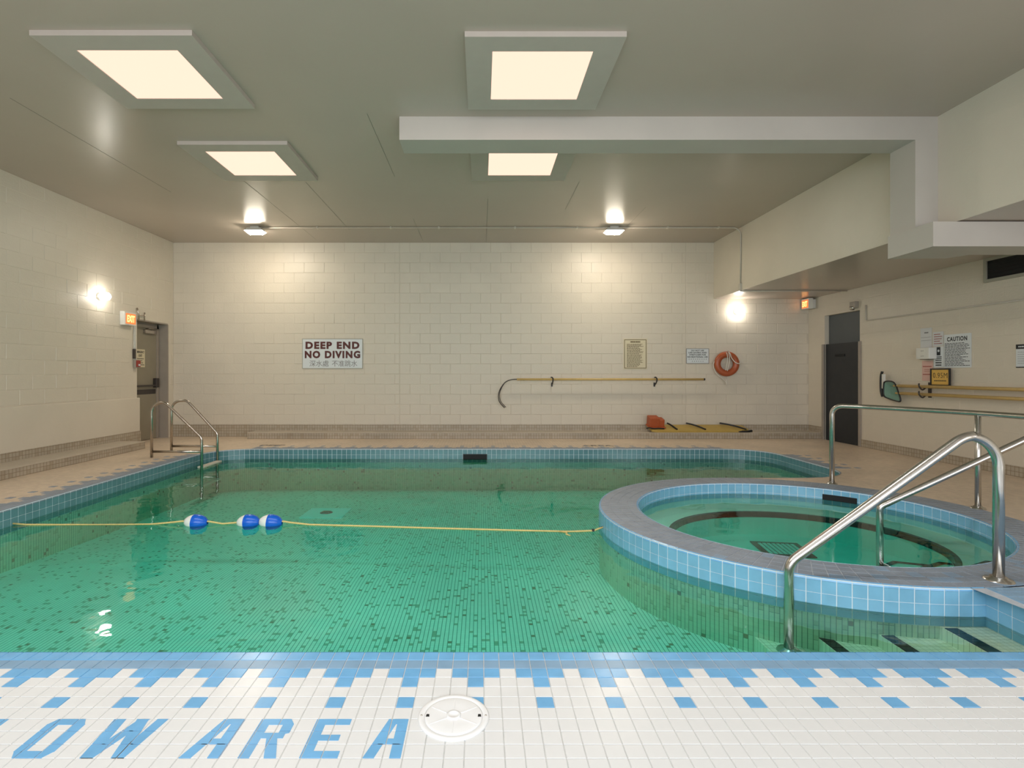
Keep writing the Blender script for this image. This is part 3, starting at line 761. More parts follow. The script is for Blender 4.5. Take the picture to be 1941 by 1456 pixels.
for i in range(6):
    d0, d1 = math.radians(39+i*2.2), math.radians(39+(i+1)*2.2)
    p, q = ell(RXI-0.011, RYI-0.011, d0), ell(RXI-0.011, RYI-0.011, d1)
    mb.quad((q[0], q[1], -0.118), (p[0], p[1], -0.118), (p[0], p[1], -0.058), (q[0], q[1], -0.058))
    p2, q2 = ell(RXI, RYI, d0), ell(RXI, RYI, d1); mb.quad((q[0], q[1], -0.058), (p[0], p[1], -0.058), (p2[0], p2[1], -0.058), (q2[0], q2[1], -0.058))
mb.obj('mouth', 'night', t)
mb = MB(); mb.prism([ell(RXI+0.02, RYI+0.02, 2*math.pi*i/72) for i in range(72)], -0.6, SPAWATER)
tag(mb.obj('tub_water', 'spa_water'), 'teal water inside the round hot tub', 'water', kind='stuff')

# ------------------------------------------------------------ handrails and ladder
def flange(parent, x, y, z, r=0.055, matn='steel'):
    mb = MB(); mb.lathe([(0.0001, 0.022), (r*0.55, 0.022), (r*0.62, 0.014), (r*0.9, 0.010), (r, 0.0)], 24, at=(x, y, z)); return mb.obj('flange', matn, parent)
# stair rail over the pool steps
t = thing('stair_handrail', 'large steel handrail arching from the pool steps to the tub rim', 'handrail', loc=(3.13, 3.21, 0))
pts = fillet([(-1.24, 0.05, -0.455), (-1.24, 0.05, 0.10), (-0.17, 0.0, 0.93), (0.0, 0.0, 0.80), (0.0, 0.0, 0.0)], [0.13, 0.17, 0.10], 10)
pts = fillet([(-1.24, 0.05, -0.455), (-1.24, 0.05, 0.085), (-0.205, 0.0, 0.872), (0.0, 0.0, 0.872), (0.0, 0.0, 0.0)], [0.12, 0.20, 0.19], 12)
mb = MB(); mb.tube(pts, 0.0285, 18); mb.obj('rail_tube', 'steel', t)
flange(t, 0, 0, 0.0, 0.075); flange(t, -1.24, 0.05, -0.455, 0.07)
# rail dipping into the tub
t = thing('tub_handrail', 'thinner steel handrail slanting down into the hot tub water', 'handrail', loc=(4.85, 4.2, 0))
pts = fillet([(-1.47, 0.30, FZ), (-1.47, 0.30, 0.12), (-0.27, 0.04, 0.83), (0.0, 0.0, 0.80), (0, 0, 0)], [0.05, 0.14, 0.08], 8)
mb = MB(); mb.tube(pts, 0.0265, 16); mb.obj('rail_tube', 'steel', t); flange(t, 0, 0, 0.0, 0.07)
# guard rail round the far side of the tub
t = thing('guard_rail', 'horizontal steel guard rail on posts behind the hot tub', 'handrail', loc=(3.98, 6.02, 0))
curve = [(0, 0, 0), (0, 0, 0.885), (0.20, -0.22, 0.885), (0.40, -0.55, 0.882), (0.55, -0.85, 0.88), (0.63, -1.12, 0.88), (0.68, -1.5, 0.88), (0.66, -1.9, 0.88), (0.55, -2.3, 0.88), (0.55, -2.3, 0)]
pts = fillet(curve, [0.10]+[0.5]*6+[0.1], 5)
mb = MB(); mb.tube(pts, 0.026, 16); mb.obj('top_rail', 'steel', t)
mb = MB(); mb.tube([(0.625, -1.10, 0), (0.625, -1.10, 0.87)], 0.024, 16); mb.obj('post', 'steel', t)
flange(t, 0, 0, 0, 0.055); flange(t, 0.625, -1.10, 0, 0.06)
# ladder
t = thing('pool_ladder', 'steel pool ladder with twin arched rails at the left pool edge', 'ladder', loc=(-4.9, 8.2, 0))
for k, yy in enumerate((-0.29, 0.30)):
    pts = fillet([(-0.01-0.05*k, yy, 0), (-0.01-0.05*k, yy, 0.80), (0.19, yy, 0.82), (0.735-0.06*k, yy, 0.29), (0.735-0.06*k, yy, -0.60)], [0.15, 0.12, 0.08], 8)
    mb = MB(); mb.tube(pts, 0.0205, 14); o = mb.obj('rail', 'steel_dark', t)
    mb = MB(); mb.tube([(-0.01-0.05*k, yy, 0.085), (0.735-0.06*k, yy, 0.085)], 0.0185, 12); mb.obj('tie_bar', 'steel_dark', o)
for z in (-0.14, -0.42):
    mb = MB(); mb.box(0.66, 0.76, -0.27, 0.28, z-0.025, z, bev=0.006); mb.obj('tread', 'tread', t)

# ------------------------------------------------------------ float rope
ry = 4.93
t = thing('float_rope', 'yellow rope stretched across the pool between side and hot tub', 'rope', loc=(0, 0, 0))
rp = [(PL, 4.95, -0.15), (-4.25, 4.95, -0.16), (-3.6, 4.97, -0.168), (-3.1, 4.98, -0.166), (-2.95, 4.97, -0.150), (-2.80, 4.97, -0.135), (-2.56, 4.97, -0.135), (-2.42, 4.97, -0.158), (-2.32, 4.97, -0.150), (-2.2, 4.97, -0.135), (-1.86, 4.97, -0.135), (-1.76, 4.965, -0.148), (-1.6, 4.95, -0.160), (-1.0, 4.90, -0.162), (-0.3, 4.83, -0.162), (0.4, 4.77, -0.163), (0.8, 4.75, -0.166), (1.0, 4.74, -0.155), (1.09, 4.735, -0.12)]
mb = MB(); mb.tube(rp, 0.0085, 8); mb.obj('cord', 'rope', t)
mb = MB(); mb.tube([(0.70, 4.75, -0.165), (0.76, 4.71, -0.163), (0.75, 4.66, -0.165), (0.78, 4.63, -0.166)], [0.008, 0.009, 0.008, 0.004], 8); mb.obj('loose_end', 'rope', t)
mb = MB(); mb.tube([(0.98, 4.74, -0.158), (1.05, 4.737, -0.135), (1.10, 4.735, -0.11)], 0.006, 8); mb.tube([(1.0, 4.73, -0.15), (1.0, 4.75, -0.15)], 0.012, 8); mb.obj('hook', 'dark_hw', t)
FL = [(-2.67, 'float nearest the ladder side, alone on the yellow rope'), (-2.18, 'middle float, touching the right one on the rope'), (-1.97, 'right float of the touching pair on the yellow rope')]
for i, (x, lb) in enumerate(FL):
    t = thing('rope_float', 'white and blue '+lb, 'float', loc=(x, 4.97, -0.142), group='floats on the pool rope')
    L2 = 0.105
    prof = [(0.012, -L2), (0.03, -L2+0.006), (0.05, -0.075), (0.064, -0.045), (0.069, -0.025)]
    mb = MB(); mb.lathe(prof, 24, axis='X'); mb.obj('white_shell', 'float_white', t)
    mb = MB(); mb.lathe([(0.069, -0.025), (0.0715, -0.02), (0.071, 0.015), (0.064, 0.05), (0.05, 0.08), (0.03, 0.097), (0.026, L2), (0.012, L2)], 24, axis='X'); mb.obj('blue_shell', 'float_blue', t)
    t.rotation_euler = (0, math.radians((3, -2, 4)[i]), math.radians((2, -3, 3)[i]))

# ------------------------------------------------------------ skimmer lid on near deck
t = thing('deck_skimmer', 'round white plastic skimmer cover set in the near tiled deck', 'skimmer', loc=(-0.10, 1.93, 0))
mb = MB(); mb.lathe([(0.127, -0.003), (0.129, 0.003), (0.124, 0.0065), (0.112, 0.0065), (0.106, 0.0035)], 48); mb.obj('collar', 'lid', t)
mb = MB(); mb.lathe([(0.106, 0.002), (0.104, 0.0055), (0.098, 0.007), (0.06, 0.0062), (0.0001, 0.0055)], 48); lid = mb.obj('cover', 'lid', t)
mb = MB(); mb.lathe([(0.027, 0.005), (0.025, 0.010), (0.018, 0.0115), (0.015, 0.008), (0.0001, 0.007)], 28); mb.obj('boss', 'lid', lid)
mb = MB()
for k in range(6):
    a = math.radians(90+60*k); c_, s2 = math.cos(a), math.sin(a); w2 = 0.0016
    p0, p1 = Vector((c_*0.028, s2*0.028, 0)), Vector((c_*0.097, s2*0.097, 0)); nn = Vector((-s2, c_, 0))*w2
    mb.prism([tuple((p0-nn)[:2]), tuple((p1-nn)[:2]), tuple((p1+nn)[:2]), tuple((p0+nn)[:2])], 0.005, 0.0078)
mb.obj('rib', 'lid', lid)
for sx in (-1, 1):
    mb = MB(); mb.prism([(sx*0.094-0.006, -0.008), (sx*0.094+0.006, -0.008), (sx*0.094+0.005, 0.005), (sx*0.094-0.005, 0.005)], 0.004, 0.0082); mb.obj('finger_hole', 'black', lid)
    mb = MB(); mb.lathe([(0.0001, 0.0075), (0.0035, 0.0073), (0.004, 0.0065)], 10, at=(sx*0.117, 0, 0)); mb.obj('screw', 'steel', t)

# ------------------------------------------------------------ ceiling light panels
def panel_light(x, y, label, tear=False):
    t = thing('ceiling_panel_light', label, 'ceiling light', loc=(x, y, CEIL), group='square ceiling light panels')
    wo, wi, do_, di = 0.615, 0.40, 0.555, 0.37
    mb = MB(); z0, z1 = -0.042, 0.0
    mb.box(-wo, wo, -do_, -di, z0, z1); mb.box(-wo, wo, di, do_, z0, z1); mb.box(-wo, -wi, -di, di, z0, z1); mb.box(wi, wo, -di, di, z0, z1)
    mb.obj('frame', 'ceil_frame', t)
    mb = MB(); mb.box(-wi, wi, -di, di, -0.036, -0.02); p = mb.obj('diffuser', 'panel', t)
    if tear:
        mb = MB(); mb.tube([(-0.29, -0.03, -0.038), (-0.2, -0.035, -0.041), (-0.15, -0.02, -0.042), (-0.1, -0.045, -0.038)], [0.003, 0.006, 0.009, 0.003], 6)
        mb.tube([(-0.23, 0.24, -0.037), (-0.26, 0.27, -0.042), (-0.24, 0.29, -0.042), (-0.2, 0.31, -0.037)], [0.002, 0.006, 0.006, 0.002], 6); mb.obj('peeling_film', 'cream', p)
panel_light(-2.80, 4.565, 'large square lit panel at the upper left, nearest the left wall')
panel_light(0.49, 4.58, 'square lit ceiling panel with peeling film, in front of the boxed duct')
panel_light(-2.78, 6.48, 'square lit ceiling panel at left, farther back than the large one')
panel_light(0.49, 6.48, 'square lit ceiling panel partly hidden behind the boxed duct')
# small flood fixtures on the ceiling
def ceil_lamp(x, label):
    t = thing('ceiling_lamp', label, 'ceiling light', loc=(x, 9.4, CEIL), group='small bright ceiling lamps')
    mb = MB(); mb.box(-0.075, 0.075, -0.05, 0.05, -0.035, 0, bev=0.006); mb.obj('junction_box', 'white_metal', t)
    mb = MB()                                   # tapered housing
    A = [(-0.12, -0.07), (0.12, -0.07), (0.12, 0.07), (-0.12, 0.07)]; B = [(-0.16, -0.10), (0.16, -0.10), (0.16, 0.10), (-0.16, 0.10)]
    for i in range(4):
        a, b, c, d = A[i], A[(i+1) % 4], B[(i+1) % 4], B[i]
        mb.quad((*b, -0.03), (*a, -0.03), (*d, -0.085), (*c, -0.085))
    mb.face([(*p, -0.03) for p in A]); mb.obj('housing', 'white_metal', t)
    mb = MB(); C_ = [(-0.155, -0.095), (0.155, -0.095), (0.155, 0.095), (-0.155, 0.095)]; D_ = [(-0.11, -0.06), (0.11, -0.06), (0.11, 0.06), (-0.11, 0.06)]
    for i in range(4):
        a, b, c, d = C_[i], C_[(i+1) % 4], D_[(i+1) % 4], D_[i]
        mb.quad((*b, -0.083), (*a, -0.083), (*d, -0.125), (*c, -0.125))
    mb.face([(*p, -0.125) for p in D_[::-1]]); mb.obj('lens', 'lens', t)
ceil_lamp(-4.0, 'small bright ceiling lamp near the left back corner')
ceil_lamp(2.35, 'small bright ceiling lamp right of centre near the back wall')
# wall jar lamps
def jar_lamp(mtx, label):
    t = thing('wall_lamp', label, 'wall light', mtx=mtx, group='jar lamps on the walls')
    mb = MB(); mb.lathe([(0.0001, 0.05), (0.05, 0.05), (0.06, 0.035), (0.065, 0.0)], 24); mb.obj('mount', 'white_metal', t)
    mb = MB(); mb.lathe([(0.048, 0.05), (0.062, 0.07), (0.066, 0.11), (0.058, 0.15), (0.035, 0.175), (0.0001, 0.182)], 24); g = mb.obj('glass_jar', 'jar', t)
jar_lamp(fr_left(8.48, 2.48), 'glowing jar lamp on the left block wall above the exit sign')
jar_lamp(fr_back(5.06, 2.48), 'glowing jar lamp on the back wall under the lowered ceiling')
# conduits
t = thing('ceiling_conduit', 'thin painted conduit linking the ceiling lamps and dropping down the bulkhead', 'conduit', loc=(0, 0, 0))
mb = MB(); pts = fillet([(-3.9, 9.4, CEIL-0.014), (SOFX-0.02, 9.4, CEIL-0.014), (SOFX-0.02, 9.42, SOFZ+0.10)], 0.14, 6); mb.tube(pts, 0.011, 8); mb.obj('pipe', 'conduit', t)
mb = MB(); mb.box(SOFX-0.045, SOFX-0.006, 9.38, 9.45, SOFZ-0.01, SOFZ+0.12, bev=0.005); mb.obj('elbow_box', 'conduit', t)
mb = MB(); mb.tube([(SOFX-0.02, 9.42, SOFZ-0.012), (RIGHT-0.01, 9.42, SOFZ-0.012)], 0.011, 8); mb.obj('pipe', 'conduit', t)
for x in (-2.9, -1.6, -0.75, 0.6, 1.7, 3.3, 4.2):
    mb = MB(); mb.box(x-0.015, x+0.015, 9.37, 9.43, CEIL-0.028, CEIL); mb.obj('clip', 'conduit', t)
t = thing('wall_conduit', 'thin painted conduit running along the right wall above the notices', 'conduit', loc=(0, 0, 0))
mb = MB(); pts = fillet([(RIGHT-0.012, 8.95, 2.40), (RIGHT-0.012, 8.95, 2.14), (RIGHT-0.012, 3.0, 2.12)], 0.03, 5); mb.tube(pts, 0.010, 8); mb.obj('pipe', 'conduit', t)

# ------------------------------------------------------------ exit door at left
d1 = link('door_1', None, None, (LEFT-0.22, DY0, 0)); d1['kind'] = 'structure'; d1['label'] = 'olive grey metal exit door recessed in the left wall'
W_ = DY1-DY0
mb = MB(); mb.box(0.0, 0.04, 0.0, W_-0.08, 0.005, DZ-0.09); mb.obj('leaf', 'door', d1)
mb = MB(); mb.box(-0.01, 0.06, W_-0.08, W_-0.03, 0, DZ-0.04); mb.box(-0.01, 0.06, 0, W_-0.03, DZ-0.09, DZ-0.04); mb.box(-0.01, 0.035, W_-0.03, W_, 0, DZ); mb.box(-0.01, 0.035, 0, W_, DZ-0.04, DZ); mb.obj('door_frame', 'doorframe', d1)
mb = MB(); mb.box(0.04, 0.045, 0.02, W_-0.10, 0.86, 0.95, bev=0.002); mb.box(0.06, 0.10, 0.02, W_-0.14, 1.005, 1.035); bar_ = mb.obj('push_bar', 'dark_hw', d1)
mb = MB(); mb.box(0.04, 0.11, W_-0.18, W_-0.09, 0.98, 1.16, bev=0.01); mb.obj('latch_case', 'dark_hw', d1)
mb = MB(); mb.box(0.04, 0.09, 0.45, W_-0.14, DZ-0.20, DZ-0.13, bev=0.008); mb.tube([(0.065, 0.5, DZ-0.115), (0.19, 0.42, DZ-0.11), (0.10, W_-0.15, DZ-0.10)], 0.009, 8); mb.obj('door_closer', 'steel_dark', d1)
mb = MB(); mb.box(0.04, 0.043, 0.02, W_-0.10, 0.02, 0.78); mb.obj('kick_plate', 'door', d1)
# reveal linings
mb = MB(); mb.box(LEFT-0.18, LEFT+0.002, DY1-0.004, DY1+0.02, 0, DZ); mb.box(LEFT-0.18, LEFT+0.002, DY0, DY1, DZ-0.003, DZ+0.02); struct(mb, 'trim_6', 'doorframe')
t = thing('door_notice', 'white emergency exit notice on the olive door', 'sign', mtx=fr_left(9.79, 1.53, LEFT-0.178))
plate(t, 'plate', 0.26, 0.33, 0.004, 'cream'); put_text(t, 'EMERGENCY', 0, 0.115, 0.0045, width=0.22, height=0.045, bold=0.002); put_text(t, 'EXIT', 0, 0.05, 0.0045, width=0.10, height=0.045, bold=0.002)
print_lines(t, -0.11, 0.11, -0.14, 0.01, 4, 0.0045)
t = thing('fire_alarm_pull', 'dark red alarm pull station beside the exit door', 'alarm', mtx=fr_left(9.36, 1.42, LEFT+0.004))
plate(t, 'back_box', 0.10, 0.14, 0.05, 'doorframe', bev=0.005); mb = MB(); mb.box(-0.045, 0.045, -0.055, 0.06, 0.05, 0.075, bev=0.006); mb.obj('cover', 'red', t)
mb = MB(); mb.box(-0.022, 0.022, -0.035, -0.005, 0.075, 0.083); mb.obj('handle', 'sign_white', t)
t = thing('alarm_conduit', 'vertical painted conduit from the exit sign down to the alarm box', 'conduit', mtx=fr_left(9.34, 1.49, LEFT+0.004))
mb = MB(); mb.tube([(-0.02, 0.0, 0.012), (-0.02, 0.62, 0.012)], 0.009, 8); mb.tube([(0.015, 0, 0.012), (0.015, 0.62, 0.012)], 0.009, 8); mb.obj('pipe', 'white_metal', t)
mb = MB(); mb.box(-0.045, 0.005, 0.02, 0.19, 0.0, 0.03, bev=0.003); mb.obj('switch_box', 'dark_hw', t)
def exit_sign(mtx, label, flip=1):
    t = thing('exit_sign', label, 'exit sign', mtx=mtx, group='lit exit signs')
    mb = MB(); mb.box(-0.15, 0.15, -0.115, 0.115, 0.0, 0.085, bev=0.004); mb.obj('housing', 'white_metal', t)
    mb = MB(); mb.box(-0.125, 0.125, -0.09, 0.085, 0.085, 0.090); f = mb.obj('face', 'exit', t)
    put_text(f, 'EXIT', 0, -0.003, 0.091, width=0.20, height=0.12, bold=0.004, matn='exit_hot')
    return t
exit_sign(fr_left(9.12, 2.19, LEFT+0.004), 'orange lit exit sign on the left wall beside the olive door')
t = exit_sign(fr_right(10.38, SOFZ-0.118, 6.42), 'orange lit exit sign under the lowered ceiling in the right corner')
t.scale = (0.8, 0.9, 1)
mb = MB(); mb.box(-0.1, 0.1, -0.1, 0.09, -0.075, 0.0); mb.obj('bracket', 'white_metal', t)
t = thing('alarm_horn', 'small grey conduit fittings above the left door corner', 'fitting', mtx=fr_left(9.42, 2.25, LEFT+0.004))
mb = MB(); mb.tube([(0.0, -0.05, 0.03), (0.0, 0.04, 0.03), (-0.02, 0.09, 0.03), (-0.02, 0.16, 0.012)], 0.013, 8); mb.tube([(0.0, 0.03, 0.03), (0.15, 0.04, 0.03), (0.16, -0.045, 0.03)], 0.008, 8); mb.tube([(0.16, -0.045, 0.03), (0.16, 0.10, 0.03)], 0.012, 8); mb.obj('pipe', 'steel_dark', t)

# ------------------------------------------------------------ doorway at right
d2 = link('door_2', None, None, (RIGHT-0.02, RY0, 0)); d2['kind'] = 'structure'; d2['label'] = 'dark doorway in the right wall'
W2 = RY1-RY0
mb = MB(); mb.box(0.04, 0.08, 0.0, W2, 0.0, 1.80); lf = mb.obj('leaf', 'dk_door', d2)
mb = MB(); mb.box(0.03, 0.04, 0.40, 0.66, 1.56, 1.60, bev=0.003); mb.obj('vent_slot', 'night', lf)
mb = MB(); mb.box(0.10, 0.13, -0.05, W2+0.05, 1.0, RZ+0.05); mb.obj('upper_panel', 'dk_wall', d2)
mb = MB(); mb.box(-0.01, 0.03, -0.045, 0.0, 0, 1.80); mb.box(-0.01, 0.03, W2, W2+0.05, 0, 1.80); mb.obj('jamb', 'doorframe', d2)
mb = MB(); mb.box(RIGHT+0.2, RIGHT+1.7, RY0-0.3, RY0, -0.1, 2.6); mb.box(RIGHT+0.2, RIGHT+1.7, RY1, RY1+0.3, -0.1, 2.6); mb.box(RIGHT+0.3, RIGHT+1.7, RY0, RY1, 0, 2.6); struct(mb, 'trim_7', 'dk_wall')
t = thing('emergency_light', 'small emergency lamp unit on the right wall above the doorway', 'emergency light', mtx=fr_right(9.2, 2.44))
plate(t, 'battery_box', 0.13, 0.11, 0.07, 'doorframe', bev=0.006)
mb = MB(); mb.lathe([(0.0001, 0.0), (0.025, 0.0), (0.042, 0.03), (0.045, 0.06), (0.0001, 0.055)], 20, axis='Y', at=(-0.02, -0.09, 0.05)); h_ = mb.obj('lamp_head', 'steel', t)
# ------------------------------------------------------------ vent at right, high up
t = thing('vent_grille', 'black vent opening with a painted frame high on the right wall', 'vent', mtx=fr_right(6.0, 2.57))
plate(t, 'opening', 1.60, 0.24, 0.012, 'night'); frame_strip(t, 'frame', 1.68, 0.31, 0.038, 0.03, 'blind')
for k in range(5):
    mb = MB(); mb.box(-0.79, 0.79, -0.10+k*0.045, -0.096+k*0.045, 0.012, 0.022); mb.obj('slat', 'night', t)

# ------------------------------------------------------------ signs on the back wall
def bx(px): return (px-VX)*BACK/F
def bz(py): return H-(py-VY)*BACK/F
Z0 = 0.006
t = thing('pool_sign', 'white sign reading DEEP END NO DIVING on the back wall', 'sign', mtx=fr_back(bx(630.5), bz(670.5), BACK-Z0))
ww, hh = bx(688)-bx(573), bz(642)-bz(699)
plate(t, 'plate', ww, hh, 0.004, 'sign_white'); frame_strip(t, 'border', ww, hh, 0.012, 0.006, 'blind')
put_text(t, 'DEEP END', 0, 0.165, 0.0045, width=1.07, height=0.145, bold=0.0055, matn='maroon', spacing=1.22)
put_text(t, 'NO DIVING', 0, -0.018, 0.0045, width=1.10, height=0.15, bold=0.0055, matn='maroon', spacing=1.22)
put_text(t, '深水處', -0.265, -0.195, 0.0045, width=0.38, height=0.125, bold=0.0, matn='ink_grey')
put_text(t, '不准跳水', 0.24, -0.195, 0.0045, width=0.50, height=0.125, bold=0.0, matn='ink_grey')
t = thing('rules_board', 'cream pool rules board with fine print above the yellow pole', 'sign', mtx=fr_back(bx(1204), bz(671), BACK-Z0))
ww, hh = bx(1226)-bx(1181), bz(642)-bz(700)
plate(t, 'plate', ww, hh, 0.004, 'cream'); frame_strip(t, 'border', ww-0.035, hh-0.035, 0.011, 0.006, 'brown_ink')
print_lines(t, -0.10, 0.10, hh/2-0.085, hh/2-0.045, 1, 0.0045, 'brown_ink', h=0.7, rag=0.0)
print_lines(t, -0.17, 0.16, -hh/2+0.04, hh/2-0.10, 22, 0.0045, 'brown_ink', h=0.5, rag=0.6)
t = thing('lifesaver_notice', 'small white do not use life savers notice beside the orange ring', 'sign', mtx=fr_back(bx(1322), bz(675), BACK-Z0))
ww, hh = bx(1343.5)-bx(1300.5), bz(661)-bz(689.5)
plate(t, 'plate', ww, hh, 0.004, 'sign_white'); frame_strip(t, 'border', ww, hh, 0.008, 0.005, 'ink_grey')
for i, (s, wd) in enumerate((('DO NOT USE', .25), ('LIFE SAVERS AND', .36), ('STRETCHER FOR', .33), ('RECREATIONAL USE', .40))):
    put_text(t, s, 0, 0.108-i*0.042, 0.0045, width=wd, height=0.028, bold=0.002)
for (n_, y, w_) in ((9, -0.062, 0.34), (6, -0.105, 0.21)):
    mb = MB()
    for k in range(n_):
        x = -w_/2+w_*k/(n_-1); mb.box(x-0.010, x+0.010, y-0.010, y-0.006, 0.0045, 0.0052); mb.box(x-0.008, x+0.008, y+0.004, y+0.008, 0.0045, 0.0052); mb.box(x-0.002, x+0.002, y-0.010, y+0.012, 0.0045, 0.0052)
    mb.obj('print_lines', 'ink_grey', t)

# pole with crook
t = thing('rescue_pole', 'long yellow pole with a curved crook hung on the back wall', 'pole', loc=(0, BACK-0.13, 1.135))
mb = MB(); mb.tube([(0.70, 0, 0), (4.36, 0, 0.0)], 0.021, 12); mb.obj('shaft', 'pole', t)
mb = MB(); mb.lathe([(0.0001, 4.36), (0.023, 4.36), (0.023, 4.385), (0.0001, 4.39)], 12, axis='X'); mb.obj('end_cap', 'black', t)
cr = [(0.85, 0, -0.015), (0.66, 0, 0.0), (0.50, 0, -0.04), (0.39, 0, -0.16), (0.34, 0, -0.30), (0.36, 0, -0.44), (0.46, 0, -0.56)]
from mathutils.geometry import interpolate_bezier
def smooth(pts, n=6):
    P = [Vector(p) for p in pts]; out = []
    for i in range(len(P)-1):
        p0, p1, p2, p3 = P[max(i-1, 0)], P[i], P[i+1], P[min(i+2, len(P)-1)]
        for k in range(n):
            s = k/n; out.append(0.5*((2*p1)+(-p0+p2)*s+(2*p0-5*p1+4*p2-p3)*s*s+(-p0+3*p1-3*p2+p3)*s**3))
    out.append(P[-1]); return out
mb = MB(); mb.tube(smooth(cr), 0.009, 8); mb.tube(smooth([(p[0]+0.022*(i > 2), 0.0, p[2]+0.012*(i > 2)) for i, p in enumerate(cr)]), 0.007, 8); mb.obj('crook', 'dark_hw', t)
for px_, nm in ((1046, 'left'), (1240, 'right')):
    x = bx(px_)
    t = thing('pole_hook', 'black wall hook holding the %s part of the yellow crook pole' % nm, 'hook', loc=(x, BACK, 1.10), group='hooks under the crook pole')
    mb = MB(); mb.tube(smooth([(0, -0.005, -0.07), (0, -0.04, -0.075), (0, -0.11, -0.04), (0, -0.165, 0.01), (0.0, -0.165, 0.05), (-0.02, -0.15, 0.075), (-0.03, -0.12, 0.07)]), 0.012, 8); mb.obj('arm', 'black', t)
    mb = MB(); mb.box(-0.015, 0.015, -0.012, 0, -0.11, -0.03); mb.obj('bracket', 'black', t)
# life ring
t = thing('life_ring', 'orange life ring with a white cord hung on the back wall', 'life ring', loc=(bx(1374), BACK-0.08, bz(690)))
mb = MB(); n1, n2 = 40, 16; base = 0
for i in range(n1):
    for j in range(n2):
        A_, B_ = 2*math.pi*i/n1, 2*math.pi*j/n2; rr = 0.185+0.062*math.cos(B_); mb.v.append((rr*math.cos(A_), 0.05*math.sin(B_), rr*math.sin(A_)))
for i in range(n1):
    for j in range(n2):
        mb.f.append((i*n2+j, ((i+1) % n1)*n2+j, ((i+1) % n1)*n2+(j+1) % n2, i*n2+(j+1) % n2)); mb.m.append(0); mb.sm.append(True)
mb.obj('ring', 'ring', t)
mb = MB()
mb.tube(smooth([(0.0, -0.055, 0.235), (0.03, -0.075, 0.20), (0.06, -0.07, 0.12), (0.13, -0.075, 0.03), (0.20, -0.07, 0.005), (0.26, -0.02, 0.01)]), 0.009, 6)
mb.tube(smooth([(-0.03, -0.06, 0.22), (-0.01, -0.06, 0.12), (-0.02, -0.05, -0.02), (-0.04, -0.05, -0.13)]), 0.008, 6)
mb.tube(smooth([(0.01, -0.06, 0.22), (0.03, -0.06, 0.08), (0.01, -0.05, -0.04), (-0.01, -0.05, -0.14)]), 0.008, 6)
mb.tube(smooth([(-0.25, -0.01, 0.05), (-0.262, 0.0, -0.05), (-0.20, 0.0, -0.19), (-0.10, 0.0, -0.28), (-0.02, 0.0, -0.35), (0.0, 0.0, -0.41), (-0.01, 0.0, -0.30)]), 0.008, 6)
mb.obj('cord', 'white_rope', t)
mb = MB(); mb.tube([(-0.01, 0.08, 0.22), (-0.01, -0.01, 0.22), (-0.01, -0.075, 0.23), (-0.01, -0.075, 0.255)], 0.008, 8); mb.obj('hanger', 'steel_dark', t)
# back board and head block on the bench
t = thing('spine_board', 'yellow rescue board with black straps lying on the back ledge', 'rescue board', loc=(4.22, 10.34, 0.128)); t.rotation_euler = (math.radians(12), 0, math.radians(0.5))
mb = MB(); P = [(-0.95, -0.15), (-0.85, -0.19), (0.75, -0.19), (0.92, -0.12), (0.92, 0.12), (0.75, 0.17), (-0.85, 0.17), (-0.95, 0.13)]; mb.prism(P, 0.035, 0.075); mb.obj('panel', 'board', t)
mb = MB(); mb.box(-0.85, 0.75, -0.17, -0.14, 0.03, 0.045); mb.box(-0.85, 0.75, 0.12, 0.15, 0.03, 0.045); mb.obj('runner', 'black', t)
for (x, l) in ((-0.52, 0.05), (-0.06, 0.14), (0.66, 0.2)):
    mb = MB(); mb.tube(smooth([(x-l, 0.10, 0.13), (x-l*0.3, 0.04, 0.12), (x+l*0.5, -0.05, 0.10), (x+l, -0.16, 0.085)]), [0.016]*19, 8); mb.obj('strap', 'black', t)
mb = MB(); mb.tube(smooth([(0.7, -0.17, 0.05), (0.85, -0.18, 0.045), (0.98, -0.14, 0.05)]), 0.022, 8); mb.obj('buckle', 'black', t)
t = thing('head_block', 'orange foam head support on the left end of the yellow board', 'head support', loc=(3.42, 10.33, 0.212)); t.rotation_euler = (math.radians(12), 0, 0)
mb = MB(); mb.box(-0.17, 0.02, -0.09, 0.12, 0.012, 0.205, bev=0.02); mb.obj('block', 'orange', t)
mb = MB(); mb.box(0.0, 0.12, -0.08, 0.12, 0.012, 0.165, bev=0.018); mb.obj('block', 'orange', t)
mb = MB(); mb.box(-0.18, 0.14, -0.11, 0.13, 0.0, 0.022, bev=0.008); mb.obj('base', 'orange', t)
mb = MB(); mb.tube(smooth([(-0.23, -0.10, 0.0), (-0.19, -0.13, 0.02), (-0.1, -0.135, 0.005), (0.0, -0.135, 0.012), (0.1, -0.125, 0.0)]), 0.014, 8); mb.obj('strap', 'black', t)

# ------------------------------------------------------------ right wall notices
def ryz(px, py, x=RIGHT): return x*F/(px-VX), H-(py-VY)*x/(px-VX)
def rsign(name, label, cat, x0, x1, y0, y1, matn, thick=0.004, off=0.004):
    ya, _ = ryz(x0, y0); yb, _ = ryz(x1, y0); xm = (x0+x1)/2; yc = (ya+yb)/2
    zt = H-(y0-VY)*RIGHT/(xm-VX); zb = H-(y1-VY)*RIGHT/(xm-VX)
    t = thing(name, label, cat, mtx=fr_right(yc, (zt+zb)/2, RIGHT-off)); ww, hh = ya-yb, zt-zb
    if cat == 'paper': t['group'] = 'sheets pinned on the right wall'
    plate(t, 'plate', ww, hh, thick, matn); return t, ww, hh
t, w_, h_ = rsign('caution_sign', 'large white CAUTION notice with fine print on the right wall', 'sign', 1790.5, 1842, 633, 697, 'sign_white')
put_text(t, 'CAUTION', -0.005, h_/2-0.065, 0.0045, width=w_*0.74, height=0.062, bold=0.003, spacing=1.15)
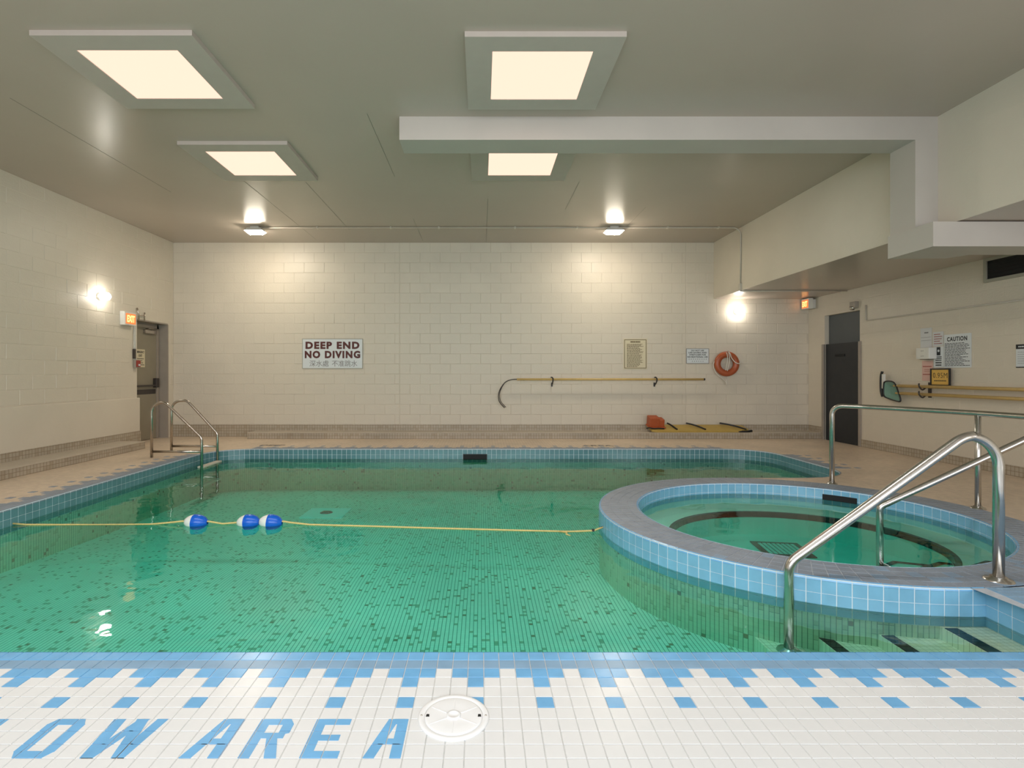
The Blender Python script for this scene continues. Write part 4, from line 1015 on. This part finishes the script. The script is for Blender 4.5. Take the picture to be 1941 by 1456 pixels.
print_lines(t, -w_/2+0.012, w_/2-0.015, -h_/2+0.02, h_/2-0.115, 17, 0.0045, 'ink', h=0.42, rag=0.5)
t, w_, h_ = rsign('paper_notice', 'white sheet with curled top, leftmost of the pinned papers', 'paper', 1745.5, 1767, 622, 659, 'paper', 0.002)
print_lines(t, -0.03, 0.04, 0.06, 0.09, 1, 0.0022, 'ink_grey', h=0.6, rag=0); print_lines(t, -w_/2+0.01, w_/2-0.01, -0.06, 0.03, 2, 0.0022, 'ink_grey', h=0.1, rag=0.1)
t, w_, h_ = rsign('paper_notice', 'white sheet with red print between curled paper and CAUTION sign', 'paper', 1769, 1789, 629, 656, 'paper', 0.002)
print_lines(t, -w_/2+0.02, w_/2-0.02, -h_/2+0.02, h_/2-0.02, 5, 0.0022, 'red', h=0.3, rag=0.5)
t, w_, h_ = rsign('shower_sign', 'narrow white sign with a black pictogram left of the CAUTION notice', 'sign', 1771, 1789.5, 657, 696.5, 'sign_white', 0.004)
mb = MB(); mb.box(-0.03, 0.03, h_/2-0.125, h_/2-0.008, 0.004, 0.0048); pic = mb.obj('pictogram', 'ink', t)
mb = MB(); mb.lathe([(0.0001, 0.0062), (0.018, 0.0056)], 16, at=(0, h_/2-0.06, 0)); mb.obj('disc', 'sign_white', pic)
print_lines(t, -0.05, 0.05, -0.06, h_/2-0.135, 3, 0.0045, 'ink', h=0.5, rag=0.2); print_lines(t, -0.05, 0.05, -h_/2+0.015, -0.065, 2, 0.0045, 'ink', h=0.5, rag=0.1)
t, w_, h_ = rsign('paper_notice', 'pink sheet with red bars under the white box', 'paper', 1748.5, 1769, 684, 722, 'pink', 0.002)
print_lines(t, -w_/2+0.015, w_/2-0.02, 0.05, 0.075, 1, 0.0022, 'red', h=0.5, rag=0); print_lines(t, -w_/2+0.015, w_/2-0.03, -0.065, -0.04, 1, 0.0022, 'red', h=0.5, rag=0); print_lines(t, -w_/2+0.04, w_/2-0.05, -0.02, 0.03, 2, 0.0022, 'red', h=0.2, rag=0.3)
t, w_, h_ = rsign('depth_sign', 'amber 0.95M depth sign in a black frame', 'sign', 1770, 1806, 699, 731, 'sign_yellow', 0.012, 0.03)
frame_strip(t, 'frame', w_+0.01, h_+0.01, 0.018, 0.02, 'black'); put_text(t, '0.95M', 0, 0.025, 0.0125, width=w_*0.76, height=0.075, matn='brown_ink', bold=0.0, spacing=1.1)
print_lines(t, -w_*0.32, w_*0.32, -h_/2+0.055, -h_/2+0.08, 1, 0.0125, 'brown_ink', h=0.6, rag=0)
t, w_, h_ = rsign('black_top_sign', 'white sign with black heading band at the right frame edge', 'sign', 1927, 1975, 652, 697, 'sign_white')
mb = MB(); mb.box(-w_/2, w_/2, h_/2-0.055, h_/2, 0.004, 0.0055); mb.box(-w_/2, w_/2, -h_/2, -h_/2+0.012, 0.004, 0.0055); mb.obj('band', 'ink', t)
print_lines(t, -w_/2+0.03, w_/2-0.03, h_/2-0.04, h_/2-0.015, 1, 0.006, 'sign_white', h=0.6, rag=0.1); print_lines(t, -w_/2+0.02, w_/2-0.02, -h_/2+0.04, h_/2-0.08, 6, 0.0045, 'ink_grey', h=0.15, rag=0.2)
yc, zc = ryz(1752, 670, RIGHT-0.06)
t = thing('wall_box', 'off-white boxy dispenser below the leftmost paper', 'wall box', mtx=fr_right(yc-0.02, zc, RIGHT))
mb = MB(); mb.box(-0.10, 0.13, -0.085, 0.08, 0, 0.12, bev=0.012); mb.obj('case', 'white_metal', t)
mb = MB(); mb.box(-0.05, 0.08, -0.09, -0.075, 0.01, 0.10); mb.obj('slot', 'dark_hw', t)
for (x, y) in ((0.0, 0.035), (0.03, 0.035), (0.0, -0.04), (0.03, -0.04)):
    mb = MB(); mb.box(x-0.006, x+0.006, y-0.004, y+0.004, 0.12, 0.123); mb.obj('button', 'ink_grey', t)
# poles on the right wall
for nm, z, y1, lab in (('pole', 1.06, 8.22, 'upper yellow pole held on hooks along the right wall'), ('pole', 0.947, 8.18, 'lower yellow pole carrying the leaf net on the right wall')):
    t = thing('pool_pole', lab, 'pole', loc=(RIGHT-0.11, 0, z), group='yellow poles on the right wall')
    mb = MB(); mb.tube([(0, y1-0.1, 0), (0, 3.4, 0)], 0.023, 12); mb.obj('shaft', 'pole', t)
    mb = MB(); mb.tube([(0, y1, 0), (0, y1-0.15, 0)], 0.015, 10); mb.obj('tip', 'pole', t)
for px_, lb in ((1764, 'dark wall hook under the amber depth sign, holding both poles'), (None, 'dark wall hook holding both poles near the room front')):
    y = RIGHT*F/(px_-VX) if px_ else 4.2
    t = thing('pole_bracket', lb, 'hook', loc=(RIGHT, y, 1.0), group='hooks holding the right wall poles')
    mb = MB()
    for z in (0.06, -0.053):
        mb.tube(smooth([(0, 0, z+0.03), (-0.06, 0.02, z-0.02), (-0.12, 0.0, z-0.045), (-0.165, 0, z), (-0.16, 0.01, z+0.045)]), 0.011, 8)
    mb.obj('arm', 'dark_hw', t)
    mb = MB(); mb.box(-0.02, 0, -0.02, 0.02, -0.1, 0.12); mb.obj('back_strip', 'dark_hw', t)
# leaf net
ynet = RIGHT*F/(1705-VX)
t = thing('leaf_net', 'green leaf skimmer net with black frame on the right wall', 'net', mtx=fr_right(ynet, 0.96, RIGHT-0.12))
frame_pts = [(-0.16, 0.14, 0), (-0.12, 0.165, 0), (0.0, 0.165, 0), (0.07, 0.12, 0), (0.13, 0.0, 0), (0.17, -0.10, 0), (0.14, -0.14, 0), (-0.08, -0.10, 0), (-0.16, -0.06, 0), (-0.17, 0.05, 0), (-0.16, 0.14, 0)]
fp = smooth(frame_pts, 4)
mb = MB(); mb.tube(fp, 0.011, 8); fo = mb.obj('frame', 'black', t)
mb = MB(); nP = len(fp)-1; cen = Vector((0, 0, -0.05))
for i in range(nP):
    a, b = fp[i], fp[i+1]; am, bm_ = (a+cen)/2-Vector((0, 0, 0.02)), (b+cen)/2-Vector((0, 0, 0.02))
    mb.quad(a, b, bm_, am, 0, True); mb.face([am, bm_, cen])
mb.obj('netting', 'net', t)
t = thing('pool_brush', 'dark curved brush head standing at the left end of the poles', 'brush', mtx=fr_right(RIGHT*F/(1684-VX), 1.07, RIGHT-0.09))
mb = MB(); mb.tube(smooth([(-0.01, 0.21, 0), (-0.035, 0.12, 0), (-0.035, -0.08, 0), (-0.005, -0.19, 0)]), 0.02, 8); mb.obj('spine', 'black', t)
mb = MB(); mb.box(0.0, 0.035, -0.06, 0.17, -0.02, 0.02, bev=0.006); mb.obj('bristles', 'white_metal', t)

# ------------------------------------------------------------ dark words on the far deck (too far to read, set in dark tile)
for (s, x, y, w_) in (('DEEP', (517-VX)*9.25/F, 9.25, 0.42), ('AREA', (1132-VX)*9.2/F, 9.2, 0.55)):
    me = text_mesh(s, 0.2, w_, 0.14, 0.004, 0.0004, 'dark_hw'); o = link('deck_lettering', me, pool_deck, (x, y, deck_z+0.001))
